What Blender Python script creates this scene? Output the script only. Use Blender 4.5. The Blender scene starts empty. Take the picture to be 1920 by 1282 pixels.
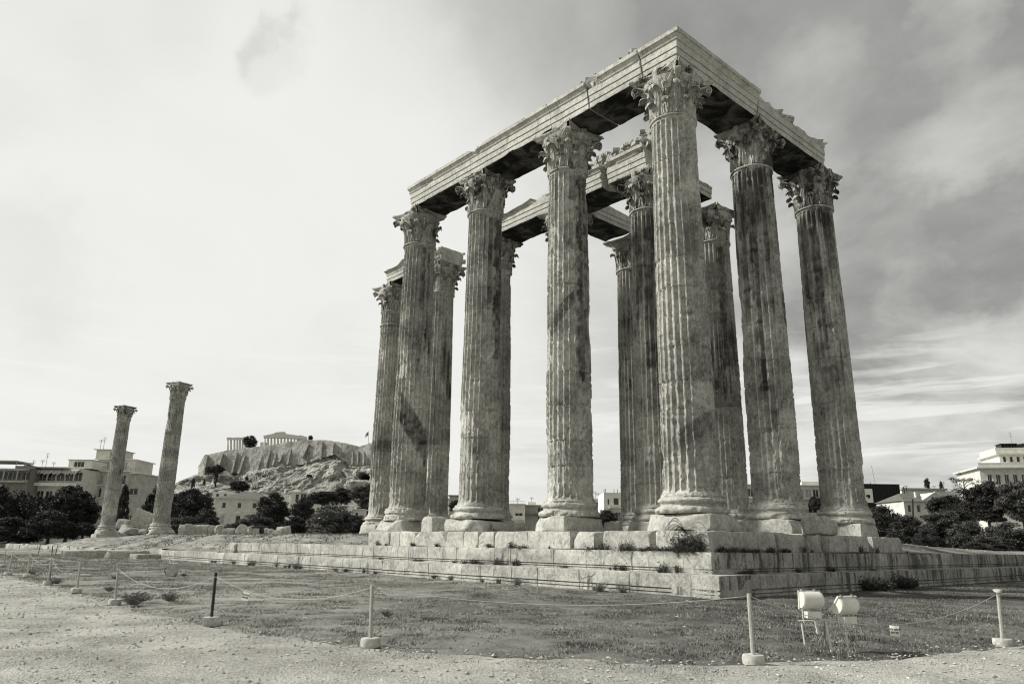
import bpy, math, random
import numpy as np
from mathutils import Vector, Matrix
random.seed(7); RS = np.random.RandomState(11)
SC = bpy.context.scene
COL = SC.collection
# ------------------------------------------------------------------ camera
CP = np.array([14.397, -20.766, -1.562]); PITCH, YAW, ROLL, FOC = 0.26756, 0.84356, 0.01446, 1381.73
def _axes(p, y, r):
    cy, sy = math.cos(y), math.sin(y)
    f = np.array([-sy*math.cos(p), cy*math.cos(p), math.sin(p)])
    rt = np.array([cy, sy, 0.]); up = np.cross(rt, f)
    return rt*math.cos(r)+up*math.sin(r), -rt*math.sin(r)+up*math.cos(r), f
RT, UP, FW = _axes(PITCH, YAW, ROLL)
cam = bpy.data.cameras.new('camera'); cam_o = bpy.data.objects.new('camera', cam); COL.objects.link(cam_o)
cam_o.matrix_world = Matrix(((RT[0], UP[0], -FW[0], CP[0]), (RT[1], UP[1], -FW[1], CP[1]), (RT[2], UP[2], -FW[2], CP[2]), (0, 0, 0, 1)))
cam.sensor_width = 36; cam.lens = 36*FOC/1920; cam.clip_start = 0.1; cam.clip_end = 6000
SC.camera = cam_o
# ------------------------------------------------------------------ world, sun, exposure
SUN_AZ = math.atan2(-0.80, -0.80); SUN_EL = math.radians(36)
SUNV = Vector((math.cos(SUN_AZ)*math.cos(SUN_EL), math.sin(SUN_AZ)*math.cos(SUN_EL), math.sin(SUN_EL)))
W = bpy.data.worlds.new('World'); SC.world = W; W.use_nodes = True
class NT:
    """small helper for node trees"""
    def __init__(s, nt): s.nt = nt; nt.nodes.clear()
    def n(s, t, **k):
        nd = s.nt.nodes.new(t)
        for a, b in k.items(): setattr(nd, a, b)
        return nd
    def l(s, a, b): s.nt.links.new(a, b)
    def val(s, inp, v):
        if hasattr(v, 'links') or isinstance(v, bpy.types.NodeSocket): s.l(v, inp)
        else:
            if isinstance(v, (int, float)) and inp.type == 'RGBA': v = (v*1.0, v*.99, v*.89, 1)
            if isinstance(v, (int, float)) and inp.type == 'VECTOR': v = (v, v, v)
            inp.default_value = v
    def m(s, op, a, b=0.0, c=0.0, clamp=False):
        nd = s.n('ShaderNodeMath', operation=op, use_clamp=clamp)
        s.val(nd.inputs[0], a); s.val(nd.inputs[1], b); s.val(nd.inputs[2], c); return nd.outputs[0]
    def vm(s, op, a, b=(0, 0, 0)):
        nd = s.n('ShaderNodeVectorMath', operation=op); s.val(nd.inputs[0], a); s.val(nd.inputs[1], b)
        return nd.outputs['Value'] if op in ('DOT_PRODUCT', 'LENGTH') else nd.outputs[0]
    def noise(s, vec, scale, detail=4, rough=.55, dist=0.):
        nd = s.n('ShaderNodeTexNoise'); s.l(vec, nd.inputs['Vector'])
        nd.inputs['Scale'].default_value = scale; nd.inputs['Detail'].default_value = detail
        nd.inputs['Roughness'].default_value = rough; nd.inputs['Distortion'].default_value = dist
        return nd.outputs[0]
    def vor(s, vec, scale, feature='F1'):
        nd = s.n('ShaderNodeTexVoronoi', feature=feature); s.l(vec, nd.inputs['Vector']); nd.inputs['Scale'].default_value = scale
        return nd.outputs['Distance']
    def ss(s, v, lo, hi, o0=0., o1=1.):
        nd = s.n('ShaderNodeMapRange', interpolation_type='SMOOTHSTEP'); s.val(nd.inputs[0], v)
        for i, x in enumerate((lo, hi, o0, o1)): nd.inputs[i+1].default_value = x
        return nd.outputs[0]
    def mix(s, f, a, b, mode='MIX'):
        nd = s.n('ShaderNodeMix', data_type='RGBA', blend_type=mode)
        s.val(nd.inputs[0], f); s.val(nd.inputs[6], a); s.val(nd.inputs[7], b); return nd.outputs[2]
LOBES = [(535, 135, 3.4, -.17), (505, 100, 2.2, -.10), (1740, 430, 16, -.05), (1500, 700, 8, -.07), (1150, 10, 12, -.16), (1500, 30, 12, -.15), (1790, 70, 5, .15), (1560, 230, 7, .08), (1890, 330, 7, .18), (1620, 560, 9, -.07), (1900, 560, 7, -.08), (1860, 690, 6, .12), (1700, 620, 5, .10), (1880, 480, 5, -.12), (1400, 830, 9, .16), (30, 570, 7, -.16), (230, 690, 13, -.11), (560, 760, 11, -.10), (60, 800, 8, -.06), (40, 30, 12, -.12), (330, 60, 9, -.06), (800, 60, 9, -.07), (1440, 180, 9, .08), (680, 690, 5, -.10), (560, 700, 4, -.06), (1250, 700, 6, -.04)]
def world():
    t = NT(W.node_tree)
    tc = t.n('ShaderNodeTexCoord'); d = t.vm('NORMALIZE', tc.outputs['Generated'])
    sky = t.n('ShaderNodeTexSky', sky_type='NISHITA', sun_disc=False)
    sky.sun_elevation = SUN_EL; sky.sun_rotation = math.pi/2-SUN_AZ
    bw = t.n('ShaderNodeRGBToBW'); t.l(sky.outputs[0], bw.inputs[0])
    sep = t.n('ShaderNodeSeparateXYZ'); t.l(d, sep.inputs[0]); z = sep.outputs[2]
    # flat cloud deck coordinates: direction divided by its height
    zz = t.m('ADD', t.m('MAXIMUM', z, 0.0), 0.14)
    comb = t.n('ShaderNodeCombineXYZ'); t.l(t.m('DIVIDE', sep.outputs[0], zz), comb.inputs[0]); t.l(t.m('DIVIDE', sep.outputs[1], zz), comb.inputs[1])
    cc = comb.outputs[0]
    n1 = t.ss(t.noise(cc, 0.75, 8, .58, .5), .30, .70); n2 = t.noise(cc, 2.2, 6, .6, .4)
    n3 = t.noise(cc, 0.33, 3, .5, .2)
    # veiled sun glow low on the left, heavier cloud to the right
    g = t.vm('DOT_PRODUCT', d, (GLOW[0], GLOW[1], GLOW[2]))
    glow = t.ss(g, .80, 1.0); glow2 = t.ss(g, .1, .95)
    lum = t.m('ADD', t.m('MULTIPLY', glow2, .31), .435)
    lum = t.m('ADD', lum, t.m('MULTIPLY', glow, .24))
    lum = t.m('ADD', lum, t.ss(z, .50, .02, 0., .15))
    hvy = t.ss(t.vm('DOT_PRODUCT', d, (RT[0], RT[1], 0.)), -.1, .5, .62, 1.)
    cl = t.m('ADD', t.m('MULTIPLY', t.m('SUBTRACT', n1, .5), .42), t.m('ADD', t.m('MULTIPLY', t.m('SUBTRACT', n3, .5), .55), t.m('MULTIPLY', t.m('SUBTRACT', n2, .5), .22)))
    lum = t.m('ADD', lum, t.m('MULTIPLY', cl, hvy))
    # thin bright streaks near the horizon
    sm = t.n('ShaderNodeMapping'); t.l(d, sm.inputs[0]); sm.inputs['Scale'].default_value = (3., 3., 34.)
    st = t.ss(t.noise(sm.outputs[0], 1.3, 7, .62, .5), .50, .66)
    band = t.m('MULTIPLY', t.ss(z, .03, .12), t.ss(z, .30, .18))
    lum = t.m('ADD', lum, t.m('MULTIPLY', t.m('MULTIPLY', st, band), .26))
    wn = t.n('ShaderNodeTexNoise'); t.l(d, wn.inputs['Vector']); wn.inputs['Scale'].default_value = 3.6; wn.inputs['Detail'].default_value = 8; wn.inputs['Roughness'].default_value = .6
    wd = t.vm('NORMALIZE', t.vm('ADD', d, t.vm('MULTIPLY', t.vm('SUBTRACT', wn.outputs[1], (.5, .5, .5)), (.34, .34, .34))))
    for (u, v, wide, amp) in LOBES:
        q = rayd(u, v); q = q/np.linalg.norm(q); lum = t.m('ADD', lum, t.m('MULTIPLY', t.ss(t.vm('DOT_PRODUCT', wd, tuple(q)), math.cos(math.radians(wide)), math.cos(math.radians(wide*.35))), amp))
    lum = t.m('SUBTRACT', lum, t.m('MULTIPLY', t.ss(t.vm('DOT_PRODUCT', d, (RT[0], RT[1], 0.)), .0, .45), .11)); lum = t.m('SUBTRACT', lum, t.m('MULTIPLY', t.ss(z, .45, .85), .10))
    lum = t.m('MAXIMUM', lum, t.m('ADD', .16, t.m('MULTIPLY', t.m('ADD', n2, t.noise(cc, 6., 5, .65, .3)), .17))); lum = t.m('DIVIDE', lum, t.m('POWER', t.m('ADD', 1., t.m('POWER', t.m('DIVIDE', lum, .95), 6.)), .2))
    low = t.ss(z, -.02, -.2, 1., .35)
    lum = t.m('MULTIPLY', lum, low)
    out = t.m('ADD', t.m('MULTIPLY', lum, 10.), t.m('MULTIPLY', bw.outputs[0], .03))
    c = t.n('ShaderNodeCombineColor'); t.l(out, c.inputs[0]); t.l(t.m('MULTIPLY', out, 1.0), c.inputs[1]); t.l(t.m('MULTIPLY', out, .965), c.inputs[2])
    bg = t.n('ShaderNodeBackground'); t.l(c.outputs[0], bg.inputs[0]); bg.inputs[1].default_value = 0.1
    o = t.n('ShaderNodeOutputWorld'); t.l(bg.outputs[0], o.inputs[0])
def rayd(u, v): return FW + RT*(u-960)/FOC + UP*(641-v)/FOC
GLOW = rayd(180, 520); GLOW /= np.linalg.norm(GLOW)
world()
sl = bpy.data.lights.new('sun', 'SUN'); sl.energy = 5.0; sl.angle = math.radians(5); sl.color = (1, .98, .93)
so = bpy.data.objects.new('sun', sl); COL.objects.link(so); so.rotation_euler = SUNV.to_track_quat('Z', 'Y').to_euler()
SC.view_settings.view_transform = 'Standard'; SC.view_settings.look = 'None'; SC.view_settings.exposure = 0.0; SC.view_settings.gamma = 1
SC.cycles.filter_width = 1.15; SC.cycles.max_bounces = 5; SC.cycles.diffuse_bounces = 3; SC.cycles.glossy_bounces = 2; SC.cycles.transparent_max_bounces = 4
# ------------------------------------------------------------------ helpers
FH = np.array([-math.sin(YAW), math.cos(YAW), 0.]); RH = np.array([math.cos(YAW), math.sin(YAW), 0.])
def atz(u, v, z): d = rayd(u, v); return CP+d*((z-CP[2])/d[2])
def atd(u, v, D):
    """point seen at pixel (u, v) of the photograph, D metres ahead over the ground"""
    d = rayd(u, v); return CP+d*(D/(d@FH))
def atd3(lat, D, z=0.): return np.array([CP[0], CP[1], 0.])+RH*lat+FH*D+np.array([0, 0, z])
def lat_z(u, v, D): p = atd(u, v, D)-CP; return p@RH, p[2]+CP[2]
def hsh(i, seed):
    i = (i.astype(np.int64)*np.array([73856093, 19349663, 83492791])).sum(-1)+seed*2654435761
    i = (i ^ (i >> 13))*1274126177; i &= 0xffffffff; i = ((i ^ (i >> 16))*73244475) & 0xffffffff; i = i ^ (i >> 15)
    return (i & 0xffffff)/float(0xffffff)
def vn(P, seed=0):
    P = np.asarray(P, float); f = np.floor(P); t = P-f; t = t*t*(3-2*t); f = f.astype(np.int64); r = 0
    for a in (0, 1):
        for b in (0, 1):
            for c in (0, 1):
                w = (t[..., 0] if a else 1-t[..., 0])*(t[..., 1] if b else 1-t[..., 1])*(t[..., 2] if c else 1-t[..., 2])
                r = r+w*hsh(f+np.array([a, b, c]), seed)
    return r*2-1
def fbm(P, o=4, seed=0, g=.5):
    P = np.asarray(P, float); r = 0; a = 1.; s = 0
    for i in range(o): r = r+a*vn(P*2**i+i*17.3, seed+i); s += a; a *= g
    return r/s
def sst(x, a, b): t = np.clip((x-a)/(b-a), 0, 1); return t*t*(3-2*t)
class MB:
    def __init__(s): s.V = []; s.Q = []; s.T = []; s.N = []; s.n = 0; s.A = []
    def add(s, V, F, attr=None):
        V = np.asarray(V, float).reshape(-1, 3)
        F = [np.asarray(F)] if isinstance(F, np.ndarray) else F
        for f in F:
            f = np.asarray(f)
            if f.ndim == 2 and f.shape[1] == 4: s.Q.append(f+s.n)
            elif f.ndim == 2 and f.shape[1] == 3: s.T.append(f+s.n)
            elif f.ndim == 1: s.N.append((f+s.n).tolist())
            elif f.ndim == 2: s.N += (f+s.n).tolist()
        s.V.append(V); s.n += len(V); s.A.append(np.zeros(len(V)) if attr is None else np.asarray(attr, float)*np.ones(len(V)))
        return s
    def box(s, x0, x1, y0, y1, z0, z1, M=None, attr=None):
        V = np.array([[x, y, z] for z in (z0, z1) for y in (y0, y1) for x in (x0, x1)], float)
        if M is not None: V = V@np.asarray(M)[:3, :3].T+np.asarray(M)[:3, 3]
        return s.add(V, np.array([[0, 2, 3, 1], [4, 5, 7, 6], [0, 1, 5, 4], [1, 3, 7, 5], [3, 2, 6, 7], [2, 0, 4, 6]]), attr)
    def tube(s, P, r, n=8, cap=True):
        P = np.asarray(P, float); r = np.broadcast_to(np.asarray(r, float), (len(P),)); V = []
        for i in range(len(P)):
            d = P[min(i+1, len(P)-1)]-P[max(i-1, 0)]; d = d/(np.linalg.norm(d)+1e-9)
            a = np.cross(d, [0, 0, 1.]) if abs(d[2]) < .9 else np.cross(d, [1., 0, 0]); a /= np.linalg.norm(a); b = np.cross(d, a)
            for k in range(n): t = 2*math.pi*k/n; V.append(P[i]+r[i]*(a*math.cos(t)+b*math.sin(t)))
        F = [[i*n+k, i*n+(k+1) % n, (i+1)*n+(k+1) % n, (i+1)*n+k] for i in range(len(P)-1) for k in range(n)]
        fs = [np.array(F)]
        if cap: fs += [np.arange(n)[::-1], np.arange(n)+(len(P)-1)*n]
        return s.add(V, fs)
    def lathe(s, prof, n=32, cx=0, cy=0, caps=True):
        pr = np.asarray(prof, float); th = np.arange(n)*2*math.pi/n
        V = np.stack([cx+pr[:, 0, None]*np.cos(th), cy+pr[:, 0, None]*np.sin(th), np.repeat(pr[:, 1, None], n, 1)], -1).reshape(-1, 3)
        s.add(V, [gridf(len(pr), n, True)]+([np.arange(n)[::-1], np.arange(n)+(len(pr)-1)*n] if caps else [])); return s
    def build(s, name, mat, parent=None, smooth=False, attr=False):
        V = np.concatenate(s.V); me = bpy.data.meshes.new(name)
        Q = np.concatenate(s.Q) if s.Q else np.zeros((0, 4), int); T = np.concatenate(s.T) if s.T else np.zeros((0, 3), int)
        loops = [Q.ravel(), T.ravel()]+[np.array(x) for x in s.N]
        tot = np.concatenate([np.full(len(Q), 4), np.full(len(T), 3), np.array([len(x) for x in s.N], int)]).astype(np.int32)
        L = np.concatenate(loops).astype(np.int32)
        me.vertices.add(len(V)); me.vertices.foreach_set('co', V.astype(np.float32).ravel())
        me.loops.add(len(L)); me.loops.foreach_set('vertex_index', L)
        me.polygons.add(len(tot)); me.polygons.foreach_set('loop_start', np.concatenate([[0], np.cumsum(tot)[:-1]]).astype(np.int32)); me.polygons.foreach_set('loop_total', tot)
        me.polygons.foreach_set('use_smooth', np.full(len(tot), smooth is not False))
        if attr:
            a = me.attributes.new('tone', 'FLOAT', 'POINT'); a.data.foreach_set('value', np.concatenate(s.A).astype(np.float32))
        me.update(calc_edges=True)
        if smooth == 'auto': me.set_sharp_from_angle(angle=math.radians(38))
        if mat: me.materials.append(mat)
        o = bpy.data.objects.new(name, me); COL.objects.link(o)
        if parent: o.parent = parent
        return o
def gridf(r, c, wrap=False):
    cc = c if wrap else c-1; i, j = np.meshgrid(np.arange(r-1), np.arange(cc), indexing='ij'); i = i.ravel(); j = j.ravel(); k = (j+1) % c
    return np.stack([i*c+j, i*c+k, (i+1)*c+k, (i+1)*c+j], -1)
def tag(o, label=None, cat=None, group=None, kind=None):
    if label: o['label'] = label
    if cat: o['category'] = cat
    if group: o['group'] = group
    if kind: o['kind'] = kind
    return o
def empty(name, loc=(0, 0, 0), rz=0., label=None, cat=None, group=None):
    o = bpy.data.objects.new(name, None); COL.objects.link(o); o.location = loc; o.rotation_euler = (0, 0, rz); o.empty_display_size = .3
    return tag(o, label, cat, group)
def kids(o): return [x for x in bpy.data.objects if x.parent == o]
def copy_tree(o, parent=None, deep=True):
    c = o.copy(); COL.objects.link(c); c.parent = parent
    if deep:
        for ch in kids(o): copy_tree(ch, c)
    return c
def blockV(sx, sy, sz, n=6, rnd=.06, amp=.03, cuts=5, seed=0, cutr=(.78, .95), cell=None):
    """a hewn and weathered stone block centred on the origin, base at z=0"""
    if cell: nx, ny, nz = [max(3, int(a/cell)+1) for a in (sx, sy, sz)]
    else: nx = ny = nz = n
    V = []; F = []; base = 0
    for ax, (na, nb) in enumerate(((ny, nz), (nz, nx), (nx, ny))):
        for sg in (-1, 1):
            a, b = np.meshgrid(np.linspace(-1, 1, na), np.linspace(-1, 1, nb), indexing='ij')
            P = np.zeros(a.shape+(3,)); P[..., ax] = sg; P[..., (ax+1) % 3] = a; P[..., (ax+2) % 3] = b
            f = gridf(na, nb); f = f if sg < 0 else f[:, ::-1]
            V.append(P.reshape(-1, 3)); F.append(f[:, ::-1]+base); base += na*nb
    V = np.concatenate(V); S = np.array([sx, sy, sz])/2; P = V*S
    inner = np.clip(P, -(S-rnd), S-rnd); dl = P-inner; ln = np.linalg.norm(dl, axis=1, keepdims=True); P = inner+dl*np.minimum(1, rnd/np.maximum(ln, 1e-6))
    rr = np.random.RandomState(seed)
    for k in range(cuts):
        nn = rr.normal(size=3)*np.array([1, 1, .8]); nn /= np.linalg.norm(nn); nn[2] = abs(nn[2]) if rr.rand() < .75 else nn[2]
        d = np.abs(nn)@S*rr.uniform(*cutr); e = P@nn-d; P = P-nn*np.maximum(e, 0)[:, None]
    off = rr.rand(3)*40
    D = np.stack([fbm(P*1.6+off+7*i, 4, seed+i*5) for i in range(3)], -1); P = P+D*amp
    P[:, 2] += S[2]
    return P, np.concatenate(F)
def weld(P, k=4): return P
def rotz(P, a):
    c, s = math.cos(a), math.sin(a); P = np.asarray(P); return np.stack([P[..., 0]*c-P[..., 1]*s, P[..., 0]*s+P[..., 1]*c, P[..., 2]], -1)
# ------------------------------------------------------------------ materials
def new_mat(name):
    m = bpy.data.materials.new(name); m.use_nodes = True; return m, NT(m.node_tree)
def finish(t, color, rough=.85, bump=None, bstr=.4, bdist=.02, spec=.3, metal=0.):
    b = t.n('ShaderNodeBsdfPrincipled'); t.val(b.inputs['Base Color'], color); t.val(b.inputs['Roughness'], rough)
    b.inputs['Specular IOR Level'].default_value = spec; b.inputs['Metallic'].default_value = metal
    if bump is not None:
        bp = t.n('ShaderNodeBump'); bp.inputs['Strength'].default_value = bstr; bp.inputs['Distance'].default_value = bdist
        t.l(bump, bp.inputs['Height']); t.l(bp.outputs[0], b.inputs['Normal'])
    o = t.n('ShaderNodeOutputMaterial'); t.l(b.outputs[0], o.inputs[0])
def posn(t, sc=None, loc=(0, 0, 0)):
    g = t.n('ShaderNodeNewGeometry'); v = g.outputs['Position']
    if sc is None: return v
    mp = t.n('ShaderNodeMapping'); t.l(v, mp.inputs[0]); mp.inputs['Scale'].default_value = sc; mp.inputs['Location'].default_value = loc
    return mp.outputs[0]
def marble(name, lo=.22, hi=.44, dark=.045, thr=.60, crack=1., streak=(1.5, 1.5, .16), rel=1., speck=1.):
    m, t = new_mat(name); p = posn(t)
    n1 = t.noise(p, .8, 5, .6); n2 = t.noise(p, 6., 5, .65); n3 = t.noise(p, 26., 3, .65)
    f = t.m('ADD', t.m('MULTIPLY', n1, .36), t.m('ADD', t.m('MULTIPLY', n2, .36), t.m('MULTIPLY', n3, .28)))
    c = t.mix(t.ss(f, .38, .62), lo, hi)
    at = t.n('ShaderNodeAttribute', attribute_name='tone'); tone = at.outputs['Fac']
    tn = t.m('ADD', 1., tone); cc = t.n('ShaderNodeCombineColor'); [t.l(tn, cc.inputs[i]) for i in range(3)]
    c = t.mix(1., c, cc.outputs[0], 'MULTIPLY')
    oa = t.n('ShaderNodeAttribute', attribute_type='OBJECT', attribute_name='stain'); sb = oa.outputs['Fac']
    s1 = t.noise(posn(t, streak, (3, 1, 2)), 1.6, 5, .62, .35)
    s2 = t.noise(p, .5, 3, .5)
    s = t.m('ADD', t.m('ADD', t.m('MULTIPLY', s1, .62), t.m('MULTIPLY', s2, .38)), t.m('MULTIPLY', sb, .2))
    s = t.m('ADD', s, t.m('MULTIPLY', t.m('SUBTRACT', n2, .5), .22))
    sz = t.n('ShaderNodeSeparateXYZ'); t.l(p, sz.inputs[0]); s = t.m('SUBTRACT', s, t.ss(sz.outputs[2], 7.5, .5, 0., .11 if name == 'weathered_marble' else 0.))
    sm = t.ss(s, thr-.05, thr+.045)
    c = t.mix(t.m('MULTIPLY', sm, .86), c, dark)
    # blotches of light lichen and scattered pits
    li = t.ss(t.noise(p, 3.1, 4, .7), .60, .68); c = t.mix(t.m('MULTIPLY', li, .35), c, hi*1.12)
    pit = t.ss(t.noise(p, 11., 3, .75), .36, .29); c = t.mix(t.m('MULTIPLY', pit, .6*speck), c, dark*1.6)
    sp = t.ss(t.noise(posn(t, (1, 1, .4)), 15., 4, .8), .44, .36); c = t.mix(t.m('MULTIPLY', sp, .42*speck), c, dark*2)
    ed = t.ss(t.noise(p, 2.3, 6, .72), .52, .60); c = t.mix(t.m('MULTIPLY', ed, .22), c, lo*.55)
    # fine cracks and veins
    wv = t.n('ShaderNodeMix', data_type='VECTOR'); wv.inputs[0].default_value = .22
    nn = t.n('ShaderNodeTexNoise'); t.l(p, nn.inputs['Vector']); nn.inputs['Scale'].default_value = 2.2
    t.l(p, wv.inputs[4]); t.l(nn.outputs[1], wv.inputs[5])
    mpv = t.n('ShaderNodeMapping'); t.l(wv.outputs[1], mpv.inputs[0]); mpv.inputs['Scale'].default_value = (1, 1, .75); mpv.inputs['Rotation'].default_value = (.5, .3, 0)
    e = t.vor(mpv.outputs[0], 1.5, 'DISTANCE_TO_EDGE')
    cr = t.m('MULTIPLY', t.ss(e, .011, .002), t.ss(t.noise(p, .9, 2), .54, .66))
    c = t.mix(t.m('MULTIPLY', cr, .6*crack), c, dark)
    vn1 = t.noise(posn(t, (1.2, 1.2, .8), (0, 0, 7)), .9, 5, .6, 1.4); vein = t.m('MULTIPLY', t.ss(t.m('ABSOLUTE', t.m('SUBTRACT', vn1, .5)), .030, .004), t.ss(t.noise(p, 1.4, 3, .6), .44, .56))
    c = t.mix(t.m('MULTIPLY', vein, .42), c, dark*1.5)
    h = t.m('ADD', t.m('MULTIPLY', n2, .9), t.m('ADD', t.m('MULTIPLY', n3, .28), t.m('ADD', t.m('MULTIPLY', n1, .5), t.m('MULTIPLY', cr, -.6))))
    h = t.m('SUBTRACT', h, t.m('MULTIPLY', pit, .5))
    finish(t, c, .88, h, .75*rel, .045, .2)
    return m
M = {}
M['shaft'] = marble('weathered_marble', .23, .59, .04, .605)
M['carved'] = marble('carved_marble', .23, .60, .025, .575, .5, (1.5, 1.5, .5))
M['beam'] = marble('pale_marble', .37, .60, .07, .66, .7, (.8, .8, .8), 1., .35)
M['block'] = marble('foundation_marble', .33, .62, .08, .64, 1., (.9, .9, .9))
M['step'] = marble('poros_step', .26, .55, .06, .61, .8, (2.2, 2.2, .28))
M['rock'] = marble('rubble_stone', .22, .5, .05, .62, 1., (1, 1, 1), 1.6)
def soffit_shade():  # near black for beam undersides, their shade put into the colour
    m, t = new_mat('painted_soffit_shade'); p = posn(t)
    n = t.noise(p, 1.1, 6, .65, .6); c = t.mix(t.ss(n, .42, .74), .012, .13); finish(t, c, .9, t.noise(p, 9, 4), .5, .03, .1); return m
M['soffit_shade'] = soffit_shade()
def simple(name, a, b=None, sc=6., rough=.8, bs=.25, bd=.01, spec=.3, metal=0.):
    m, t = new_mat(name); p = posn(t); n = t.noise(p, sc, 5, .6)
    finish(t, t.mix(t.ss(n, .3, .7), a, a if b is None else b), rough, n, bs, bd, spec, metal); return m
M['concrete'] = simple('concrete', .36, .60, 12, .9, .6, .01)
M['white_paint'] = simple('white_enamel', .62, .74, 5, .4, .1, .002, .5)
M['wood_post'] = simple('pale_wood', .34, .46, 20, .75, .4, .004)
M['dark_metal'] = simple('dark_metal', .018, .035, 20, .5, .3, .002)
M['grey_metal'] = simple('grey_metal', .16, .26, 10, .5, .2, .002)
M['rope'] = simple('rope', .42, .52, 60, .9, .5, .004)
M['sign'] = simple('sign_plastic', .86, .90, 8, .5, .05, .001)
M['ink'] = simple('ink', .02, .02)
M['plaster_a'] = simple('plaster_pale', .54, .68, .8, .9, .1, .01)
M['plaster_b'] = simple('plaster_grey', .34, .46, .8, .9, .1, .01)
M['plaster_c'] = simple('plaster_white', .64, .78, .8, .9, .1, .01)
M['plaster_d'] = simple('plaster_dull', .17, .24, .8, .9, .1, .01)
M['glass'] = simple('window_glass', .02, .05, .6, .15, .0, .001, .5)
M['shutter'] = simple('shutter', .36, .48, 2., .7, .1)
M['roof'] = simple('roof_tiles', .09, .16, 3., .9, .4, .05)
M['blackwall'] = simple('black_cladding', .010, .018, 2., .6)
M['awning'] = simple('awning_cloth', .30, .42, 1.2, .9)
M['flag'] = simple('flag_cloth', .08, .5, 1.2)
M['bark'] = simple('bark', .05, .11, 9, .95, .8, .03)
def leafmat(name, a, b, sc=1.2):
    m, t = new_mat(name); p = posn(t); n = t.noise(p, sc, 3, .6); oi = t.n('ShaderNodeAttribute', attribute_name='tone')
    f = t.m('ADD', t.ss(n, .3, .7), oi.outputs['Fac'], clamp=True); finish(t, t.mix(f, a, b), .65, None, spec=.25); return m
M['leaf_dark'] = leafmat('foliage_dark', .018, .062); M['leaf_mid'] = leafmat('foliage_mid', .035, .12); M['leaf_pale'] = leafmat('foliage_pale', .07, .17)
M['weed'] = leafmat('weed', .025, .13, 8); M['drygrass'] = leafmat('dry_grass', .13, .36, .9)
def pathmask(t, p):
    return t.noise(p, .35, 4, .6)
def ground_mat():
    m, t = new_mat('grass_soil'); p = posn(t)
    n0 = t.noise(p, .22, 4, .6); n1 = t.noise(p, 1.7, 5, .65); n2 = t.noise(p, 14, 4, .7); n3 = t.noise(p, 60, 3, .7)
    f = t.m('ADD', t.m('MULTIPLY', n0, .35), t.m('ADD', t.m('MULTIPLY', n1, .3), t.m('ADD', t.m('MULTIPLY', n2, .2), t.m('MULTIPLY', n3, .15))))
    c = t.mix(t.ss(f, .38, .62), .12, .36)
    bare = t.ss(t.noise(p, .8, 5, .7), .60, .68); c = t.mix(t.m('MULTIPLY', bare, .6), c, .36)
    # darker turf towards the east side of the platform
    g = t.ss(t.vm('DOT_PRODUCT', p, (1, .55, 0)), -10., 6.); c = t.mix(t.m('MULTIPLY', g, .78), c, t.mix(t.ss(f, .42, .62), .045, .16))
    finish(t, c, .95, t.m('ADD', t.m('MULTIPLY', n1, .4), t.m('ADD', t.m('MULTIPLY', n2, .5), t.m('MULTIPLY', n3, .3))), .9, .05, .1); return m
M['ground'] = ground_mat()
def mound_mat():
    m, t = new_mat('dry_earth'); p = posn(t)
    q = posn(t, (.35, 1.6, 1.6)); n0 = t.noise(q, .8, 5, .65); n2 = t.noise(p, 9, 5, .7); n3 = t.noise(p, 1.2, 4, .6)
    f = t.m('ADD', t.m('MULTIPLY', n0, .45), t.m('ADD', t.m('MULTIPLY', n2, .3), t.m('MULTIPLY', n3, .25)))
    c = t.mix(t.ss(f, .36, .64), .09, .36); finish(t, c, .95, f, 1., .12, .1); return m
M['mound'] = mound_mat()
def gravel_mat():
    m, t = new_mat('gravel'); p = posn(t)
    n1 = t.noise(p, .9, 5, .6); n2 = t.noise(p, 18, 4, .7); n3 = t.noise(p, 90, 2, .6); v = t.vor(p, 38.)
    f = t.m('ADD', t.m('MULTIPLY', n1, .38), t.m('ADD', t.m('MULTIPLY', n2, .36), t.m('MULTIPLY', n3, .26)))
    c = t.mix(t.ss(f, .37, .63), .21, .56)
    c = t.mix(t.m('MULTIPLY', t.ss(t.vor(p, 21.), .20, .05), .5), c, .56)
    c = t.mix(t.m('MULTIPLY', t.ss(t.noise(p, 7, 4, .75), .40, .30), .6), c, .11)
    finish(t, c, .92, t.m('ADD', t.m('MULTIPLY', n2, .8), t.m('ADD', t.m('MULTIPLY', v, -.5), t.m('MULTIPLY', n3, .3))), .9, .035, .15); return m
M['gravel'] = gravel_mat()
def cliff_mat(name, a, b, dk, sc=.05):
    m, t = new_mat(name); p = posn(t); n0 = t.noise(p, sc, 6, .65, .4); n1 = t.noise(p, sc*6, 6, .7); n2 = t.noise(posn(t, (1, 1, .3)), sc*5, 5, .7)
    f = t.m('ADD', t.m('MULTIPLY', n0, .4), t.m('MULTIPLY', n1, .6)); c = t.mix(t.ss(f, .38, .62), a, b)
    c = t.mix(t.m('MULTIPLY', t.ss(n2, .50, .60), .7), c, dk); finish(t, c, .95, t.m('ADD', n1, n0), .8, 1.6, .1); return m
M['cliff'] = cliff_mat('limestone_cliff', .24, .48, .13); M['citadel'] = cliff_mat('citadel_masonry', .30, .46, .17, .08)
GZ = -2.98
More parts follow.
